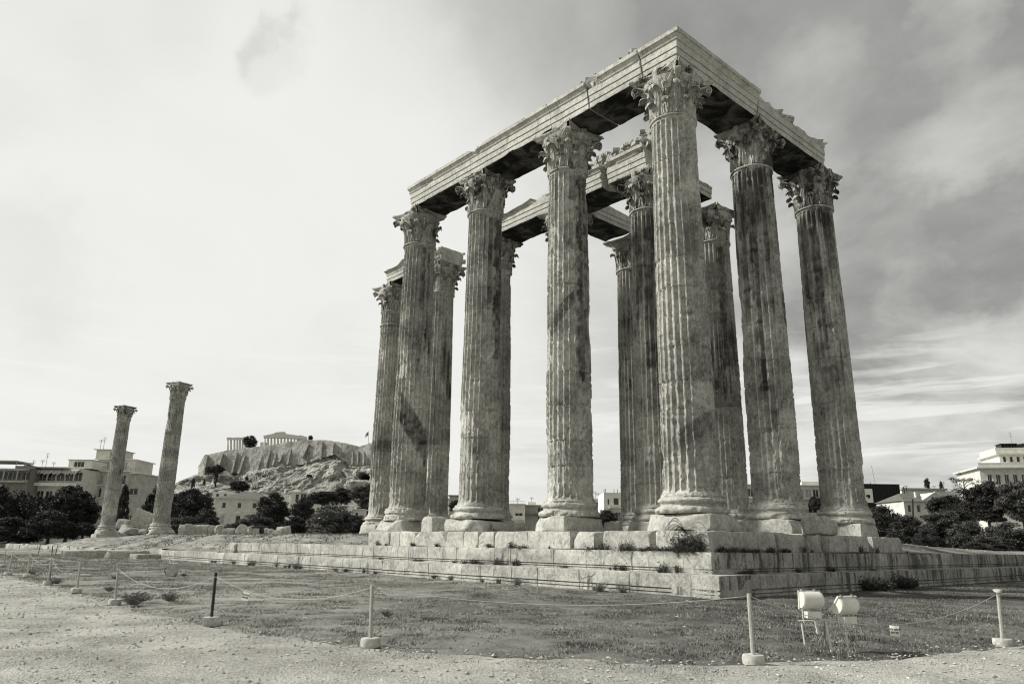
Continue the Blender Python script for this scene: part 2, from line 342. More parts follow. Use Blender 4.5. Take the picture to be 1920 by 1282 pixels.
# ------------------------------------------------------------------ terrain
def hbase(x, y): 
    P = np.stack([x*.12, y*.12, x*0], -1); Q = np.stack([x*.9, y*.9, x*0], -1)
    return GZ+fbm(P, 3, 3)*.06+fbm(Q, 3, 9)*.025
def hmound(x, y):
    """earth heaped on the platform, running down at its broken west end and over its north side"""
    P = np.stack([x*.25, y*.25, x*0], -1); n = fbm(P, 4, 21); P2 = np.stack([x*1.1, y*1.1, x*0], -1); n2 = fbm(P2, 3, 31)
    top = -1.17-.42*sst(y, 13, 34)*sst(x, -30, -5)+n*.05+n2*.03
    k1 = sst(-x, 31.9, 34.5); k2 = sst(-x, 44.6, 52)
    y0 = -1.95-.50*k1-3.6*k2; z0 = -1.76-.62*k1-.75*k2; wid = 2.6+1.6*k1+4.5*k2
    t = (y-y0)/wid; inner = (1.97-x)/3.0
    s = np.minimum(t, inner); h = z0+(top-z0)*np.clip(s, -.6, 1)**1.0 if False else z0+(top-z0)*sst(s+n*.25, -.15, 1.1)
    h = np.where(t < 0, z0+(y-y0)*(3.2-2.75*k2), h); h = h+n2*.05*sst(s, 0, .3)
    west = sst(-x, 66+y*.35, 128+y*.5); h = h-(h-GZ+.6)*west
    return h
def terrain():
    # one sheet to the horizon, finer near the camera
    g = np.concatenate([-np.geomspace(5, 4000, 40)[::-1], np.linspace(-5, 5, 9)[1:-1], np.geomspace(5, 4000, 40)])
    gx, gy = np.meshgrid(g-8, g-8, indexing='ij'); z = hbase(gx, gy)
    z = np.where((gx < 1) & (gx > -60) & (gy > -1), GZ-.6, z)
    MB().add(np.stack([gx, gy, z], -1).reshape(-1, 3), gridf(*gx.shape)[:, ::-1]).build('ground', M['ground'], smooth=True)['kind'] = 'structure'
    # near lawn, a fine sheet a little above it
    xs = np.concatenate([np.linspace(-90, -20, 190, endpoint=False), np.linspace(-20, 14, 300)]); ys = np.linspace(-24, 2, 200)
    gx, gy = np.meshgrid(xs, ys, indexing='ij'); P = np.stack([gx*3, gy*3, gx*0], -1)
    z = hbase(gx, gy)+.05+fbm(P, 3, 41)*.03
    lip = sst(-2.45-gy, 0., 1.6)*0; z = z+lip
    keep = ((gy < -2.3) | (gx > 2.3)).reshape(-1)
    ed = edge_dist(np.stack([gx.ravel(), gy.ravel()], -1)); keep &= ed > -.5; z = z-.05*sst(-ed.reshape(gx.shape), -.1, .35)
    F = gridf(*gx.shape)[:, ::-1]; F = F[keep[F].all(1)]
    MB().add(np.stack([gx, gy, z], -1).reshape(-1, 3), F).build('lawn', M['ground'], smooth=True)['kind'] = 'structure'
    xs = np.linspace(2.3, 40, 160); ys = np.linspace(2, 60, 200); gx, gy = np.meshgrid(xs, ys, indexing='ij')
    z = hbase(gx, gy)+.05+fbm(np.stack([gx*3, gy*3, gx*0], -1), 3, 41)*.03
    ed = edge_dist(np.stack([gx.ravel(), gy.ravel()], -1)); keep = ed > -.5; z = z-.05*sst(-ed.reshape(gx.shape), -.1, .35); F = gridf(*gx.shape)[:, ::-1]; F = F[keep[F].all(1)]
    MB().add(np.stack([gx, gy, z], -1).reshape(-1, 3), F).build('lawn', M['ground'], smooth=True)['kind'] = 'structure'
    # earth mound on the platform
    xs = np.concatenate([np.linspace(-170, -62, 90, endpoint=False), np.linspace(-62, -28, 190, endpoint=False), np.linspace(-28, 1.86, 110)])
    ys = np.concatenate([np.linspace(-9, 6, 110, endpoint=False), np.linspace(6, 75, 110)])
    gx, gy = np.meshgrid(xs, ys, indexing='ij'); z = hmound(gx, gy)
    keep = ((gy > -1.86) | (gx < -31.85)).reshape(-1) & ((gy > -2.42) | (gx < -44.55)).reshape(-1)
    F = gridf(*gx.shape)[:, ::-1]; F = F[keep[F].all(1)]
    MB().add(np.stack([gx, gy, z], -1).reshape(-1, 3), F).build('mound', M['mound'], smooth=True)['kind'] = 'structure'
PATH_PTS = [(-140, -17.2), (-60, -16.2), (-32, -15.7), (-20.6, -15.55), (-12.5, -15.5), (-9, -15.55), (-4.5, -15.8), (.9, -15.75), (4.6, -14.9), (6.9, -14.0), (8.07, -13.2), (8.95, -11.9), (10.1, -9.1), (10.6, -6.3), (11.6, 0), (14, 12), (22, 40), (40, 90)]
def path_edge():
    P = np.array(PATH_PTS, float); out = []
    for i in range(len(P)-1):
        n = max(2, int(np.linalg.norm(P[i+1]-P[i])/.12)) if abs(P[i][0]) < 40 else 30
        for k in range(n): out.append(P[i]+(P[i+1]-P[i])*k/n)
    out = np.array(out); k = np.ones(9)/9; ex = np.pad(out, ((4, 4), (0, 0)), 'edge')
    out = np.stack([np.convolve(ex[:, i], k, 'valid') for i in (0, 1)], 1)
    Q = np.stack([out[:, 0]*.8, out[:, 1]*.8, out[:, 0]*0], -1)
    return out+np.stack([fbm(Q, 4, 5), fbm(Q, 4, 6)], -1)*.45
EDGE = path_edge()
def gravel():
    tg = np.gradient(EDGE, axis=0); tg /= np.linalg.norm(tg, axis=1, keepdims=True); nr = np.stack([tg[:, 1], -tg[:, 0]], -1)
    k = np.ones(61)/61; nr = np.stack([np.convolve(np.pad(nr[:, i], 30, 'edge'), k, 'valid') for i in (0, 1)], 1)
    offs = np.concatenate([np.linspace(0, 6, 46), np.geomspace(6.5, 90, 14)])
    C = np.array([14.5, -20.8]); rows = []
    for o in offs: rows.append(EDGE+nr*o if o < 3.5 else EDGE+nr*3.5+(o-3.5)*np.array([.62, -.78]))
    A = np.array(rows); P = np.stack([A[..., 0]*4, A[..., 1]*4, A[..., 0]*0], -1)
    z = hbase(A[..., 0], A[..., 1])+.056+fbm(P, 3, 51)*.022-.05*np.exp(-offs/.12)[:, None]
    MB().add(np.concatenate([A, z[..., None]], -1).reshape(-1, 3), gridf(*A.shape[:2])).build('gravel_path', M['gravel'], smooth=True)['kind'] = 'structure'
gravel()
# signed side of the path edge: distance to the nearest edge point, negative on the gravel
def edge_dist(X):
    out = np.empty(len(X)); E = EDGE[::2]; tg = np.gradient(E, axis=0)
    for a in range(0, len(X), 4000):
        d = X[a:a+4000, None, :]-E[None]; q = (d**2).sum(-1); i = q.argmin(1); dd = d[np.arange(len(i)), i]
        sgn = np.sign(tg[i, 0]*dd[:, 1]-tg[i, 1]*dd[:, 0]); out[a:a+4000] = sgn*np.sqrt(q[np.arange(len(i)), i])
    return out
terrain()
# ------------------------------------------------------------------ columns
HN = 13.68      # height of the shaft, its foot at z=0
def rshaft(z):
    t = np.clip(z/HN, 0, 1); r = .918-.115*t**1.55
    return r+.095*np.exp(-z/.085)+.03*np.exp(-(HN-z)/.05)
def shaft_mesh(name, parent, seed, nz=120, fine=False, wear=0., gouges=(), stain=0., far=False, patches=(), va=0., flutes=24, mat=None, z0=0., z1=HN, caps=False):
    rr = np.random.RandomState(seed)
    prof = np.array([0, .16, .20, .26, .36, .48, .60, .72, .84, .94]) if not far else np.array([0, .18, .24, .42, .60, .78, .96])
    a = (np.arange(flutes)[:, None]+prof[None]).ravel()/flutes*2*math.pi; pf = np.tile(prof, flutes)
    x = np.clip((pf-.58)/.40, -1, 1); dep0 = np.sqrt(1-x*x)*(pf > .17)*(pf < .99)
    zj = [0.]; 
    while zj[-1] < HN-.9: zj.append(zj[-1]+rr.uniform(.95, 1.75))
    zj = np.array([q for q in zj[1:] if q < HN-.5])
    z = np.concatenate([np.linspace(z0, z1, nz), [.03, .06, .10, .15, .20, .26, HN-.30, HN-.22, HN-.16, HN-.11]]+[[q-.03, q-.011, q, q+.011, q+.03] for q in zj])
    z = np.unique(np.round(z[(z >= z0) & (z <= z1)], 4)); Z, A = np.meshgrid(z, a, indexing='ij'); D0 = np.broadcast_to(dep0, Z.shape)
    drum = np.searchsorted(zj, Z)
    tone = rr.uniform(-.15, .12, len(zj)+1)[drum]; rot = rr.uniform(-.008, .008, len(zj)+1)[drum]; dr = rr.uniform(-.012, .010, len(zj)+1)[drum]
    fd = rr.uniform(.088, .108, len(zj)+1)[drum]
    e0 = np.clip((Z-.10)/.20, 0, 1); e1 = np.clip((HN-.13-Z)/.16, 0, 1); end = np.sqrt(np.clip(1-(1-e0)**2, 0, 1))*np.sqrt(np.clip(1-(1-e1)**2, 0, 1))
    R0 = rshaft(Z)+dr
    ux, uy = np.cos(A), np.sin(A); P = np.stack([ux*.9, uy*.9, Z], -1); off = rr.rand(3)*50
    depth = fd*D0*end
    R = R0-depth
    n1 = fbm(P*np.array([.9, .9, .45])+off, 4, seed); n2 = fbm(P*4.+off, 3, seed+9); n3 = fbm(P*12.+off, 2, seed+19)
    low = sst(Z, 6.5, .2)
    msk = sst(n1+.34*low+.18*n2+wear, .40, .54)
    R = R-(R0-R <= .052)*0
    worn = R0-.060+n2*.030-.018*np.abs(n3)
    R = R*(1-msk)+np.minimum(R, worn)*msk
    # broken arrises
    ar = sst(n3*.7+n2*.6+.28*low+wear*.5, .22, .50)*(1-D0)*.045*end; R = R-ar
    R = R+n2*.006+n3*.004*(1+low)
    # drum joints
    for q in zj:
        dz = np.abs(Z-q); R = R-.016*(dz < .006)-sst(n2+.2*n3, .08, .40)*.045*np.exp(-(dz/.055)**2)
        side = n1*0+vn(np.stack([ux*2, uy*2, Z*0+q*3], -1), seed+77); R = R-.022*sst(side, .35, .6)*np.exp(-((Z-q)/.16)**2)*(Z < q)
    for (ga, gz, gr, gd, gs) in gouges:
        dd = ((np.angle(np.exp(1j*(A-ga))))*.9/gr)**2+((Z-gz)/(gr*gs))**2; R = R-gd*np.exp(-dd**2*1.2)
    A2 = A+rot; V = np.stack([R*np.cos(A2), R*np.sin(A2), Z], -1)
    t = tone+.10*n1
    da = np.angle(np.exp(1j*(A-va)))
    for (zl, zh, sl_, al, ah, am) in patches:   # darker patches on the shaft: (low, high, slope, from angle, to angle, strength)
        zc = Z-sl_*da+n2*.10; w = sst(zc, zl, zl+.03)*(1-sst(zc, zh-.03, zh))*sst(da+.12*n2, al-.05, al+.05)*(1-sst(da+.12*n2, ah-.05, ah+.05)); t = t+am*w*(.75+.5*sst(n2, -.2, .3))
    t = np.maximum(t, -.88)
    F = gridf(len(z), len(a), True); mb = MB()
    fs = [F]
    if caps: fs += [np.arange(len(a))[::-1], np.arange(len(a))+(len(z)-1)*len(a)]
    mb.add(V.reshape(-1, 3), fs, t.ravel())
    if caps: return mb
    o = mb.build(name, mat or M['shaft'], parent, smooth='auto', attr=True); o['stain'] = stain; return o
def ring_mesh(name, parent, z=HN, r=.885, seed=0):
    pr = [(r-.09, z-.045), (r-.03, z-.04), (r-.004, z-.022), (r, z), (r-.006, z+.024), (r-.04, z+.045), (r-.1, z+.05)]
    mb = MB(); mb.lathe(pr, 56, caps=False); V = mb.V[0]; n = fbm(V*2.5+seed, 3, seed); k = sst(n, .25, .4)*.05; rad = np.linalg.norm(V[:, :2], axis=1)
    V[:, :2] *= ((rad-k)/rad)[:, None]; return mb.build(name, M['carved'], parent, smooth=True)
def base_mesh(name, parent, seed, wear=0.):
    zt, zb = 0.02, -.55
    pr = [(.93, .03), (1.0, .015), (1.015, -.02), (1.01, -.05), (1.045, -.07), (1.085, -.10), (1.10, -.14), (1.085, -.185), (1.045, -.215), (1.02, -.235), (1.005, -.27), (1.02, -.305), (1.08, -.33), (1.10, -.345), (1.15, -.37), (1.185, -.41), (1.195, -.455), (1.18, -.50), (1.15, -.535), (1.12, -.55)]
    n = 110; mb = MB(); mb.lathe(pr[::-1], n); V = mb.V[0]; rr = np.random.RandomState(seed); off = rr.rand(3)*30
    a = fbm(V*1.1+off, 4, seed); b = fbm(V*4.5+off, 4, seed+3); c = fbm(V*11+off, 2, seed+5); k = sst(a+.25*b+wear, .08, .32); rad = np.linalg.norm(V[:, :2], axis=1)
    worn = np.minimum(rad, 1.035+.10*a+.07*b-.3*(V[:, 2]+.25)*.5); nr = rad*(1-k)+worn*k+b*.014+c*.008
    nr -= .05*(b > .28)
    V[:, :2] *= (nr/rad)[:, None]; V[:, 2] += b*.012*(V[:, 2] < -.02); o = mb.build(name, M['block'], parent, smooth='auto'); return o
def plinth_mesh(name, parent, seed, size=2.42, z=-1.08, h=.53, cut=(.68, .88)):
    P, F = blockV(size, size, h, rnd=.10, amp=.055, cuts=15, seed=seed, cutr=cut, cell=.09); P[:, 2] += z
    return MB().add(P, F).build(name, M['block'], parent, smooth='auto')
def acanthus(mb, ang, r0, z0, h, wid, curl, lean, seed, rb):
    """one curling, lobed leaf standing against the bell"""
    ns, nt = 21, 13; s = np.linspace(0, 1, ns); t = np.linspace(-1, 1, nt)
    S, T = np.meshgrid(s, t, indexing='ij'); rho = max(.045, curl*.40); k = .66
    st = np.minimum(S/k, 1); th = np.clip((S-k)/(1-k), 0, 1)*3.5
    Zc = z0+(h-rho)*st+rho*np.sin(th); out = np.maximum(rb(z0+(h-rho)*st), .76)+.045+lean*st**1.5+rho*(1-np.cos(th))
    w = wid*(.80+.24*np.sin(np.clip(S/k, 0, 1)*math.pi))*np.sqrt(np.clip(1-np.clip((S-.58)/.44, 0, 1)**2.2, .03, 1))
    lob = 1-.16*np.abs(np.sin(S*math.pi*4.5))*(np.abs(T) > .7)
    rid = (.030*np.cos((np.abs(T)-.35*S)*math.pi*5.0)+.045*np.exp(-(T/.13)**2)-.075*np.abs(T)**2.5)*np.where(th > 0, 1-.6*np.clip(th/3.5, 0, 1), 1)
    ca, sa = math.cos(ang), math.sin(ang); X = w*T*lob*.5
    R = out+rid*np.cos(th*.6); Zc = Zc+rid*np.sin(th*.6)*.6-.05*np.abs(T)**2*(th > 0)
    V = np.stack([R*ca-X*sa, R*sa+X*ca, Zc], -1).reshape(-1, 3)
    Vb = np.stack([(R-.045)*ca-X*.92*sa, (R-.045)*sa+X*.92*ca, Zc-.015], -1).reshape(-1, 3)
    f = gridf(ns, nt); mb.add(V, f); mb.add(Vb, f[:, ::-1])
def capital_mb(seed, broken=.1):
    rr = np.random.RandomState(seed); mb = MB(); H = 1.86
    rb = lambda z: .74+.02*z+.30*sst(z, .55, 1.55)**1.6
    z = np.linspace(0, 1.56, 14); mb.lathe([(float(rb(q)), q) for q in z]+[(1.02, 1.60), (.96, 1.64)], 48)
    for k in range(8):
        if rr.rand() > broken*.5: acanthus(mb, (k+.5)*math.pi/4, .8, .02, .66*rr.uniform(.94, 1.04), .54, .30*(.2 if rr.rand() < broken else 1), .05, seed+k, rb)
    for k in range(8):
        acanthus(mb, k*math.pi/4, .8, .06, 1.12*rr.uniform(.95, 1.03), .52, .36*(.3 if rr.rand() < broken else 1), .07, seed+k+30, rb)
    # abacus: square with hollow sides and cut corners, a cove below a fillet
    def outline(k, n=10):
        pts = []
        for q in range(4):
            for i in range(n+1):
                t = -1+2*i/n; x = 1.10*k*t; y = (1.17-.24*(1-t*t))*k
                a = q*math.pi/2; pts.append((x*math.cos(a)-y*math.sin(a), x*math.sin(a)+y*math.cos(a)))
        return np.array(pts)[::-1]
    lv = [(.80, 1.62), (.885, 1.63), (.90, 1.67), (.93, 1.72), (.975, 1.755), (.975, 1.775), (1., 1.785), (1.0, 1.84), (.99, 1.858)]
    N = 44; V = np.concatenate([np.column_stack([outline(k), np.full(N, zz)]) for k, zz in lv])
    rad = np.linalg.norm(V[:, :2], axis=1)
    off = rr.rand(3)*20; nn = fbm(V*1.3+off, 3, seed); ch = sst(nn, .12, .34)*.20*(1 if broken > .05 else .5)*(rad > 1.15); V[:, :2] *= ((rad-ch)/rad)[:, None]
    mb.add(V, [gridf(len(lv), N, True), np.arange(N)[::-1], np.arange(N)+(len(lv)-1)*N])
    # corner volutes: a band that climbs outward and rolls up under the corner
    for q in range(4):
        ca = math.pi/4+q*math.pi/2; 
        if rr.rand() < broken: continue
        for sd in (-1, 1):
            pts = []
            for i in range(13):
                t = i/12; pts.append((.93+.44*t**1.5, 1.02+.52*t**.55))
            c0 = np.array([1.37, 1.40])
            for i in range(1, 20):
                th = math.pi/2-i*.42; r = .14*(1-i/24.); pts.append((c0[0]+r*math.cos(th), c0[1]+r*math.sin(th)))
            pts = np.array(pts); wv = np.concatenate([np.linspace(.20, .13, 13), np.full(19, .12)])
            da = np.concatenate([np.linspace(.30, .06, 13), np.full(19, .05)])*sd
            cx = []; 
            for i, (r, zz) in enumerate(pts):
                a = ca+da[i]*(.95/r); u = np.array([math.cos(a), math.sin(a), 0]); s = np.array([-u[1], u[0], 0]); p = u*r+np.array([0, 0, zz]); cx.append((p-s*wv[i]*.5, p+s*wv[i]*.5))
            dn = np.gradient(pts, axis=0); dn /= np.linalg.norm(dn, axis=1, keepdims=True)
            V = []
            for i, (l, r_) in enumerate(cx):
                nrm = np.array([math.cos(ca)*dn[i, 1], math.sin(ca)*dn[i, 1], -dn[i, 0]])*.026
                V += [l+nrm, r_+nrm, r_-nrm, l-nrm]
            mb.add(np.array(V), [gridf(len(cx), 4, True), np.array([0, 1, 2, 3]), np.array([3, 2, 1, 0])+4*(len(cx)-1)])
        # the leaf that carries the volute
        acanthus(mb, ca, .9, .72, .70, .34, .36, .10, seed+60+q, rb)
    for q in range(4):     # inner helices and the flower on each side
        a0 = q*math.pi/2
        for sd in (-1, 1):
            pts = []; 
            for i in range(8): t = i/7; pts.append((a0+sd*(.34-.10*t), 1.03+.03*t, .95+.52*t))
            for i in range(1, 15): th = math.pi/2+i*.45; r = .095*(1-i/18); pts.append((a0+sd*(.16-(r*math.cos(th)))*.9+sd*.05, 1.07, 1.47-.095+r*math.sin(th)))
            P = [(r*math.cos(a), r*math.sin(a), zz) for a, r, zz in pts]
            if rr.rand() > broken: mb.tube(P, .030, 5)
        acanthus(mb, a0+.39, .9, .78, .50, .26, .14, .04, seed+80+q, rb); acanthus(mb, a0-.39, .9, .78, .50, .26, .14, .04, seed+90+q, rb)
        if rr.rand() > broken:
            c = np.array([math.cos(a0), math.sin(a0), 0])*.93
            P, F = blockV(.20, .26, .30, n=6, rnd=.05, amp=.06, cuts=3, seed=seed+q); mb.add(rotz(P, a0)+c+np.array([0, 0, 1.58]), F)
    return mb
CAPS = {}
def capital(parent, var, rz, z=HN+.03, stain=0.):
    if var not in CAPS:
        mb = capital_mb(100+var*13, [.0, .12, .45, .25][var]); off = var*9.
        for V in mb.V:
            n = np.stack([fbm(V*3.2+off+i*5, 3, 60+i+var) for i in range(3)], -1); V += n*[.006, .014, .035, .02][var]
            if var >= 1: 
                m = sst(fbm(V*.9+off, 3, 90+var), .12, .36)*[0, .10, .22, .14][var]; r = np.linalg.norm(V[:, :2], axis=1); nr = np.where(r > .95, np.maximum(r-m*1.2*(r-.75), .8), r); V[:, :2] *= (nr/np.maximum(r, 1e-6))[:, None]
        CAPS[var] = mb.build('capital', M['carved'], parent, smooth=False); c = CAPS[var]
        c.data.polygons.foreach_set('use_smooth', np.ones(len(c.data.polygons), bool)); c.data.set_sharp_from_angle(angle=math.radians(42))
    else: c = CAPS[var].copy(); COL.objects.link(c); c.parent = parent
    c.location = (0, 0, z); c.rotation_euler = (0, 0, rz); c['stain'] = stain; return c
S5 = 5.5
def column(name, loc, seed, parent=None, cap=0, caprz=0., near=1, wear=0., bwear=0., stain=0., gouges=(), plinth=True, cstain=0., wide=2.42, patches=(), va=0.):
    c = empty(name, loc); c.parent = parent
    shaft_mesh('shaft', c, seed, nz=(230 if near == 2 else 150 if near == 1 else 90), far=(near == 0), wear=wear, gouges=gouges, stain=stain, patches=patches, va=va)
    ring_mesh('neck_ring', c, seed=seed)
    base_mesh('base', c, seed+200, bwear)
    if plinth: plinth_mesh('plinth', c, seed+300, wide)
    capital(c, cap, caprz*math.pi/2, stain=cstain)
    return c
TEMPLE = empty('ruined_temple', (0, 0, 0), 0, 'ruin of thirteen tall fluted stone columns with leafy capitals under long architrave beams', 'temple ruin')
def vis(x, y): return math.atan2(CP[1]-y, CP[0]-x)      # direction from a column towards the camera
specs = [  # i, j, seed, cap, rz, near, wear, bwear, stain, gouges, capstain, label
 (0, 0, 1, 0, 0, 2, -.02, -.12, -.38, [(vis(0, 0)+.52, 5.15, .17, .30, .9), (vis(0, 0)+.45, 4.72, .34, .06, 1.2)], -.15, 'clean pale corner column with crisp capital, nearest of all'),
 (-1, 0, 2, 1, 1, 2, .03, .12, -.05, [(vis(-5.5, 0)+1.2, 7, .5, .08, 1.6)], -.1, 'column between the corner column and the middle of the long side'),
 (-2, 0, 3, 3, 2, 1, .0, -.02, -.10, [(vis(-11, 0)+.5, 2.3, .09, .15, 1.)], .05, None),
 (-3, 0, 4, 2, 1, 1, .02, .25, .05, [(vis(-16.5, 0)-.2, 4.9, .5, .03, .7)], .1, 'end column of the long beam with a battered capital'),
 (0, 1, 5, 3, 0, 2, .0, .10, .42, [], .40, 'column with heavy black streaks under the short beam'),
 (0, 2, 6, 1, 3, 1, .03, .05, .25, [(vis(0, 11)+.3, 7.9, .2, .2, .6)], .30, 'streaked rightmost column with a worn capital'),
 (-1, 1, 7, 1, 2, 1, .02, .15, .28, [], .25, None), (-1, 2, 8, 2, 0, 1, .02, .1, .22, [], .1, None), (-2, 1, 9, 1, 1, 0, .0, .1, .2, [], .1, None),
 (-2, 2, 10, 2, 2, 1, .02, .2, .15, [], .1, None), (-3, 1, 11, 1, 3, 0, .05, .1, .05, [(vis(-16.5, 5.5)+.3, 3.9, .12, .2, 2.4), (vis(-16.5, 5.5)+.4, 1.9, .08, .15, 1.)], .1, None),
 (-4, 1, 12, 3, 1, 0, .0, .0, .1, [(vis(-22, 5.5)+.6, 2.6, .09, .15, 1), (vis(-22, 5.5)+.6, 1.6, .08, .15, 1)], .1, None), (-5, 1, 13, 1, 0, 0, .0, .0, .0, [], 0., None)]
for (i, j, sd, cap, rz, near, wr, bw, stn, gg, cst, lab) in specs:
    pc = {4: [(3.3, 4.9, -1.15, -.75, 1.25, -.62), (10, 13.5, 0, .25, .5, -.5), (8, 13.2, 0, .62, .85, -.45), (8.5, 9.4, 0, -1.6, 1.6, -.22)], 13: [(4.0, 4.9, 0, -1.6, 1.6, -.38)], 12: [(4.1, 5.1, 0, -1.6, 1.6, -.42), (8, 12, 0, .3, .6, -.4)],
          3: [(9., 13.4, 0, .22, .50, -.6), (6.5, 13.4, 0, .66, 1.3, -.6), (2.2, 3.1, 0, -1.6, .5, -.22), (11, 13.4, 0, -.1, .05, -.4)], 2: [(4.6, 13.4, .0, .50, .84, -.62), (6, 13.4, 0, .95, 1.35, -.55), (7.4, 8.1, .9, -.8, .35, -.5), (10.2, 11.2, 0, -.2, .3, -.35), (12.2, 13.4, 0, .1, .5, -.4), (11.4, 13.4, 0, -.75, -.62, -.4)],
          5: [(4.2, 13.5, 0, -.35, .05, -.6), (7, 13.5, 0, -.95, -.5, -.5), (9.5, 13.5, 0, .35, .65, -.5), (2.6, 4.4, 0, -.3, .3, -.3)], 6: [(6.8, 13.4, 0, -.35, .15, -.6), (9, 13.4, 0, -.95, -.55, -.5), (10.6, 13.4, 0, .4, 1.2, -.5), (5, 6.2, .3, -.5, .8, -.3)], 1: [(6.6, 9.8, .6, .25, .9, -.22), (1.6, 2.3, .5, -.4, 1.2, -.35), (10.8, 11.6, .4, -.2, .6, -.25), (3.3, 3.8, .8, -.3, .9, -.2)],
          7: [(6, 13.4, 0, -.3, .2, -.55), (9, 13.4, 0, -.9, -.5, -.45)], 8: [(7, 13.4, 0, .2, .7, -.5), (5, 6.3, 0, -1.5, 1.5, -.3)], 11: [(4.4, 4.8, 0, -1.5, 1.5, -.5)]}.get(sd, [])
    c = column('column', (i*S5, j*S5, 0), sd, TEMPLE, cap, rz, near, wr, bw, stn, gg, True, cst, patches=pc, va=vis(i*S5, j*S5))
    if lab: c['label'] = lab
# second astragal on the westernmost column
for ch in kids(c):
    pass
ring_mesh('neck_ring', c, z=HN-.95, r=.885, seed=3)
# ------------------------------------------------------------------ architraves
ZA = 15.56
PROF_OUT = [(.96, 0), (.97, .02), (.972, .12), (.975, .234), (.94, .237), (.94, .249), (1.012, .25), (1.014, .37), (1.017, .495), (.975, .498), (.975, .511), (1.052, .512), (1.055, .66), (1.058, .79), (1.10, .80), (1.115, .83), (1.12, .86), (1.16, .90), (1.19, .94), (1.195, .97), (1.25, .985), (1.255, 1.06), (1.262, 1.13)]
def beam(name, pts, seed, inner=.93, crown=None, rough=.015, step=.22, endrag=(0, 0), topfn=None, mat='beam', H=1.13, both=False):
    """an architrave block swept along pts with its moulded face to the right of the direction of travel"""
    pts = np.array(pts, float); seg = []; 
    for i in range(len(pts)-1):
        L = np.linalg.norm(pts[i+1]-pts[i]); n = max(2, int(L/step)); dr = (pts[i+1]-pts[i])/L; nr = np.array([dr[1], -dr[0]])
        for k in range(n+(1 if i == len(pts)-2 else 0)):
            p = pts[i]+dr*L*k/n
            if k == 0 and i > 0:
                d0 = (pts[i]-pts[i-1]); d0 /= np.linalg.norm(d0); n0 = np.array([d0[1], -d0[0]]); m = n0+nr; m = m/(m@nr); seg.append((p, m, nr))
            else: seg.append((p, nr, nr))
    pr = [(d, z*H/1.13) for d, z in PROF_OUT]; top = [(x, H+.0) for x in (.8, .4, 0, -.4, -.8)]
    inn = [(-inner-.10, H), (-inner-.09, H-.15), (-inner-.03, H-.25), (-inner-.02, .5), (-inner, .46), (-inner, .2), (-inner+.01, 0)]; bot = [(x, 0.) for x in (-.6, -.3, 0, .3, .6)]
    prof = np.array(pr+top+inn+bot); K = len(prof); V = []
    for p, m, _ in seg:
        V.append(np.column_stack([p[0]+m[0]*prof[:, 0], p[1]+m[1]*prof[:, 0], ZA+prof[:, 1]]))
    V = np.array(V); U = np.arange(len(seg)); rr = np.random.RandomState(seed); off = rr.rand(3)*40
    a = fbm(V*.55+off, 4, seed); b = fbm(V*2.4+off, 4, seed+4); cN = fbm(V*7+off, 2, seed+8)
    zz = prof[None, :, 1]/H; isout = np.zeros(K, bool); isout[:len(pr)] = True
    ctr = np.array([s[0] for s in seg]); nv = np.array([s[2] for s in seg])
    cw = (crown if crown is not None else 0.)
    # broken crown: pull the projecting moulding back and down where the noise is high
    cw = cw+.07; k = sst(a+.45*b+.2*cN+cw, .20, .32)*(zz > .70)*isout; V[..., :2] -= nv[:, None, :]*(k*(prof[None, :, 0]-1.03+.10*np.maximum(b, 0)))[..., None]
    tp = (zz > .84); k2 = sst(a+.45*b+.2*cN+cw, .22, .36)*tp; V[..., 2] -= k2*(.05+.20*np.maximum(b+.3, 0))
    # chipped lower edges, inside edge torn
    le = (zz < .06)*isout; V[..., 2] += le*sst(b+.3*a, .15, .4)*.07; ie = (prof[None, :, 0] < -.5); V[..., :2] += nv[:, None, :]*(ie*(.10*np.maximum(b+.15, 0)))[..., None]
    V[..., 2] += (b*rough*.7+cN*rough*.4); V[..., :2] += nv[:, None, :]*((b*rough*.6+cN*rough*.35))[..., None]
    dirs = np.array([[-n[1], n[0]] for n in nv])
    for e, am in ((0, endrag[0]), (-1, endrag[1])):
        V[e, :, :2] += dirs[e]*(1 if e == 0 else -1)*(am*np.maximum(b[e]+cN[e]*.4+.25, 0))[:, None]
    if topfn is not None:
        sarc = np.concatenate([[0], np.cumsum(np.linalg.norm(np.diff(ctr, axis=0), axis=1))]); mx = ZA+topfn(sarc)[:, None]+b*.05
        V[..., 2] = np.minimum(V[..., 2], mx)
    Vf = V.reshape(-1, 3); n = len(seg)
    def cap(e):
        c = Vf[e*K:(e+1)*K]; R = [c]; F = []; cen = c.mean(0); rings = 4
        for r in range(1, rings+1):
            q = cen+(c-cen)*(1-r/(rings+.6)); q = q+np.stack([fbm(q*2.2+3*i, 3, seed+i) for i in range(3)], -1)*.05; R.append(q)
        V2 = np.concatenate(R); return V2, [gridf(len(R), K, True), np.arange(K)+rings*K]
    mb = MB(); mb.add(Vf, gridf(n, K, True)); mb.add(*cap(0)); mb.add(*cap(n-1))
    o = mb.build(name, M[mat], TEMPLE, smooth='auto')
    # shade under the beam painted in: a near black second material on its underside
    o.data.materials.append(M['soffit_shade'])
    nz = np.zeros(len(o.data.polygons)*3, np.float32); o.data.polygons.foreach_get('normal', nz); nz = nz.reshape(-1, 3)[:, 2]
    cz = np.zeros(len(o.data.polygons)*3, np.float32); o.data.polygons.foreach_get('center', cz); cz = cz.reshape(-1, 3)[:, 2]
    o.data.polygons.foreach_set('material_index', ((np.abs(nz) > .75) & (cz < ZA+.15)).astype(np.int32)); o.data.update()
    return o
g = .012
beam('architrave', [(-16.12, 0), (-11.0-g, 0)], 21, crown=-.30, endrag=(.16, 0))
beam('architrave', [(-11.0+g, 0), (-5.5-g, 0)], 22, crown=-.25)
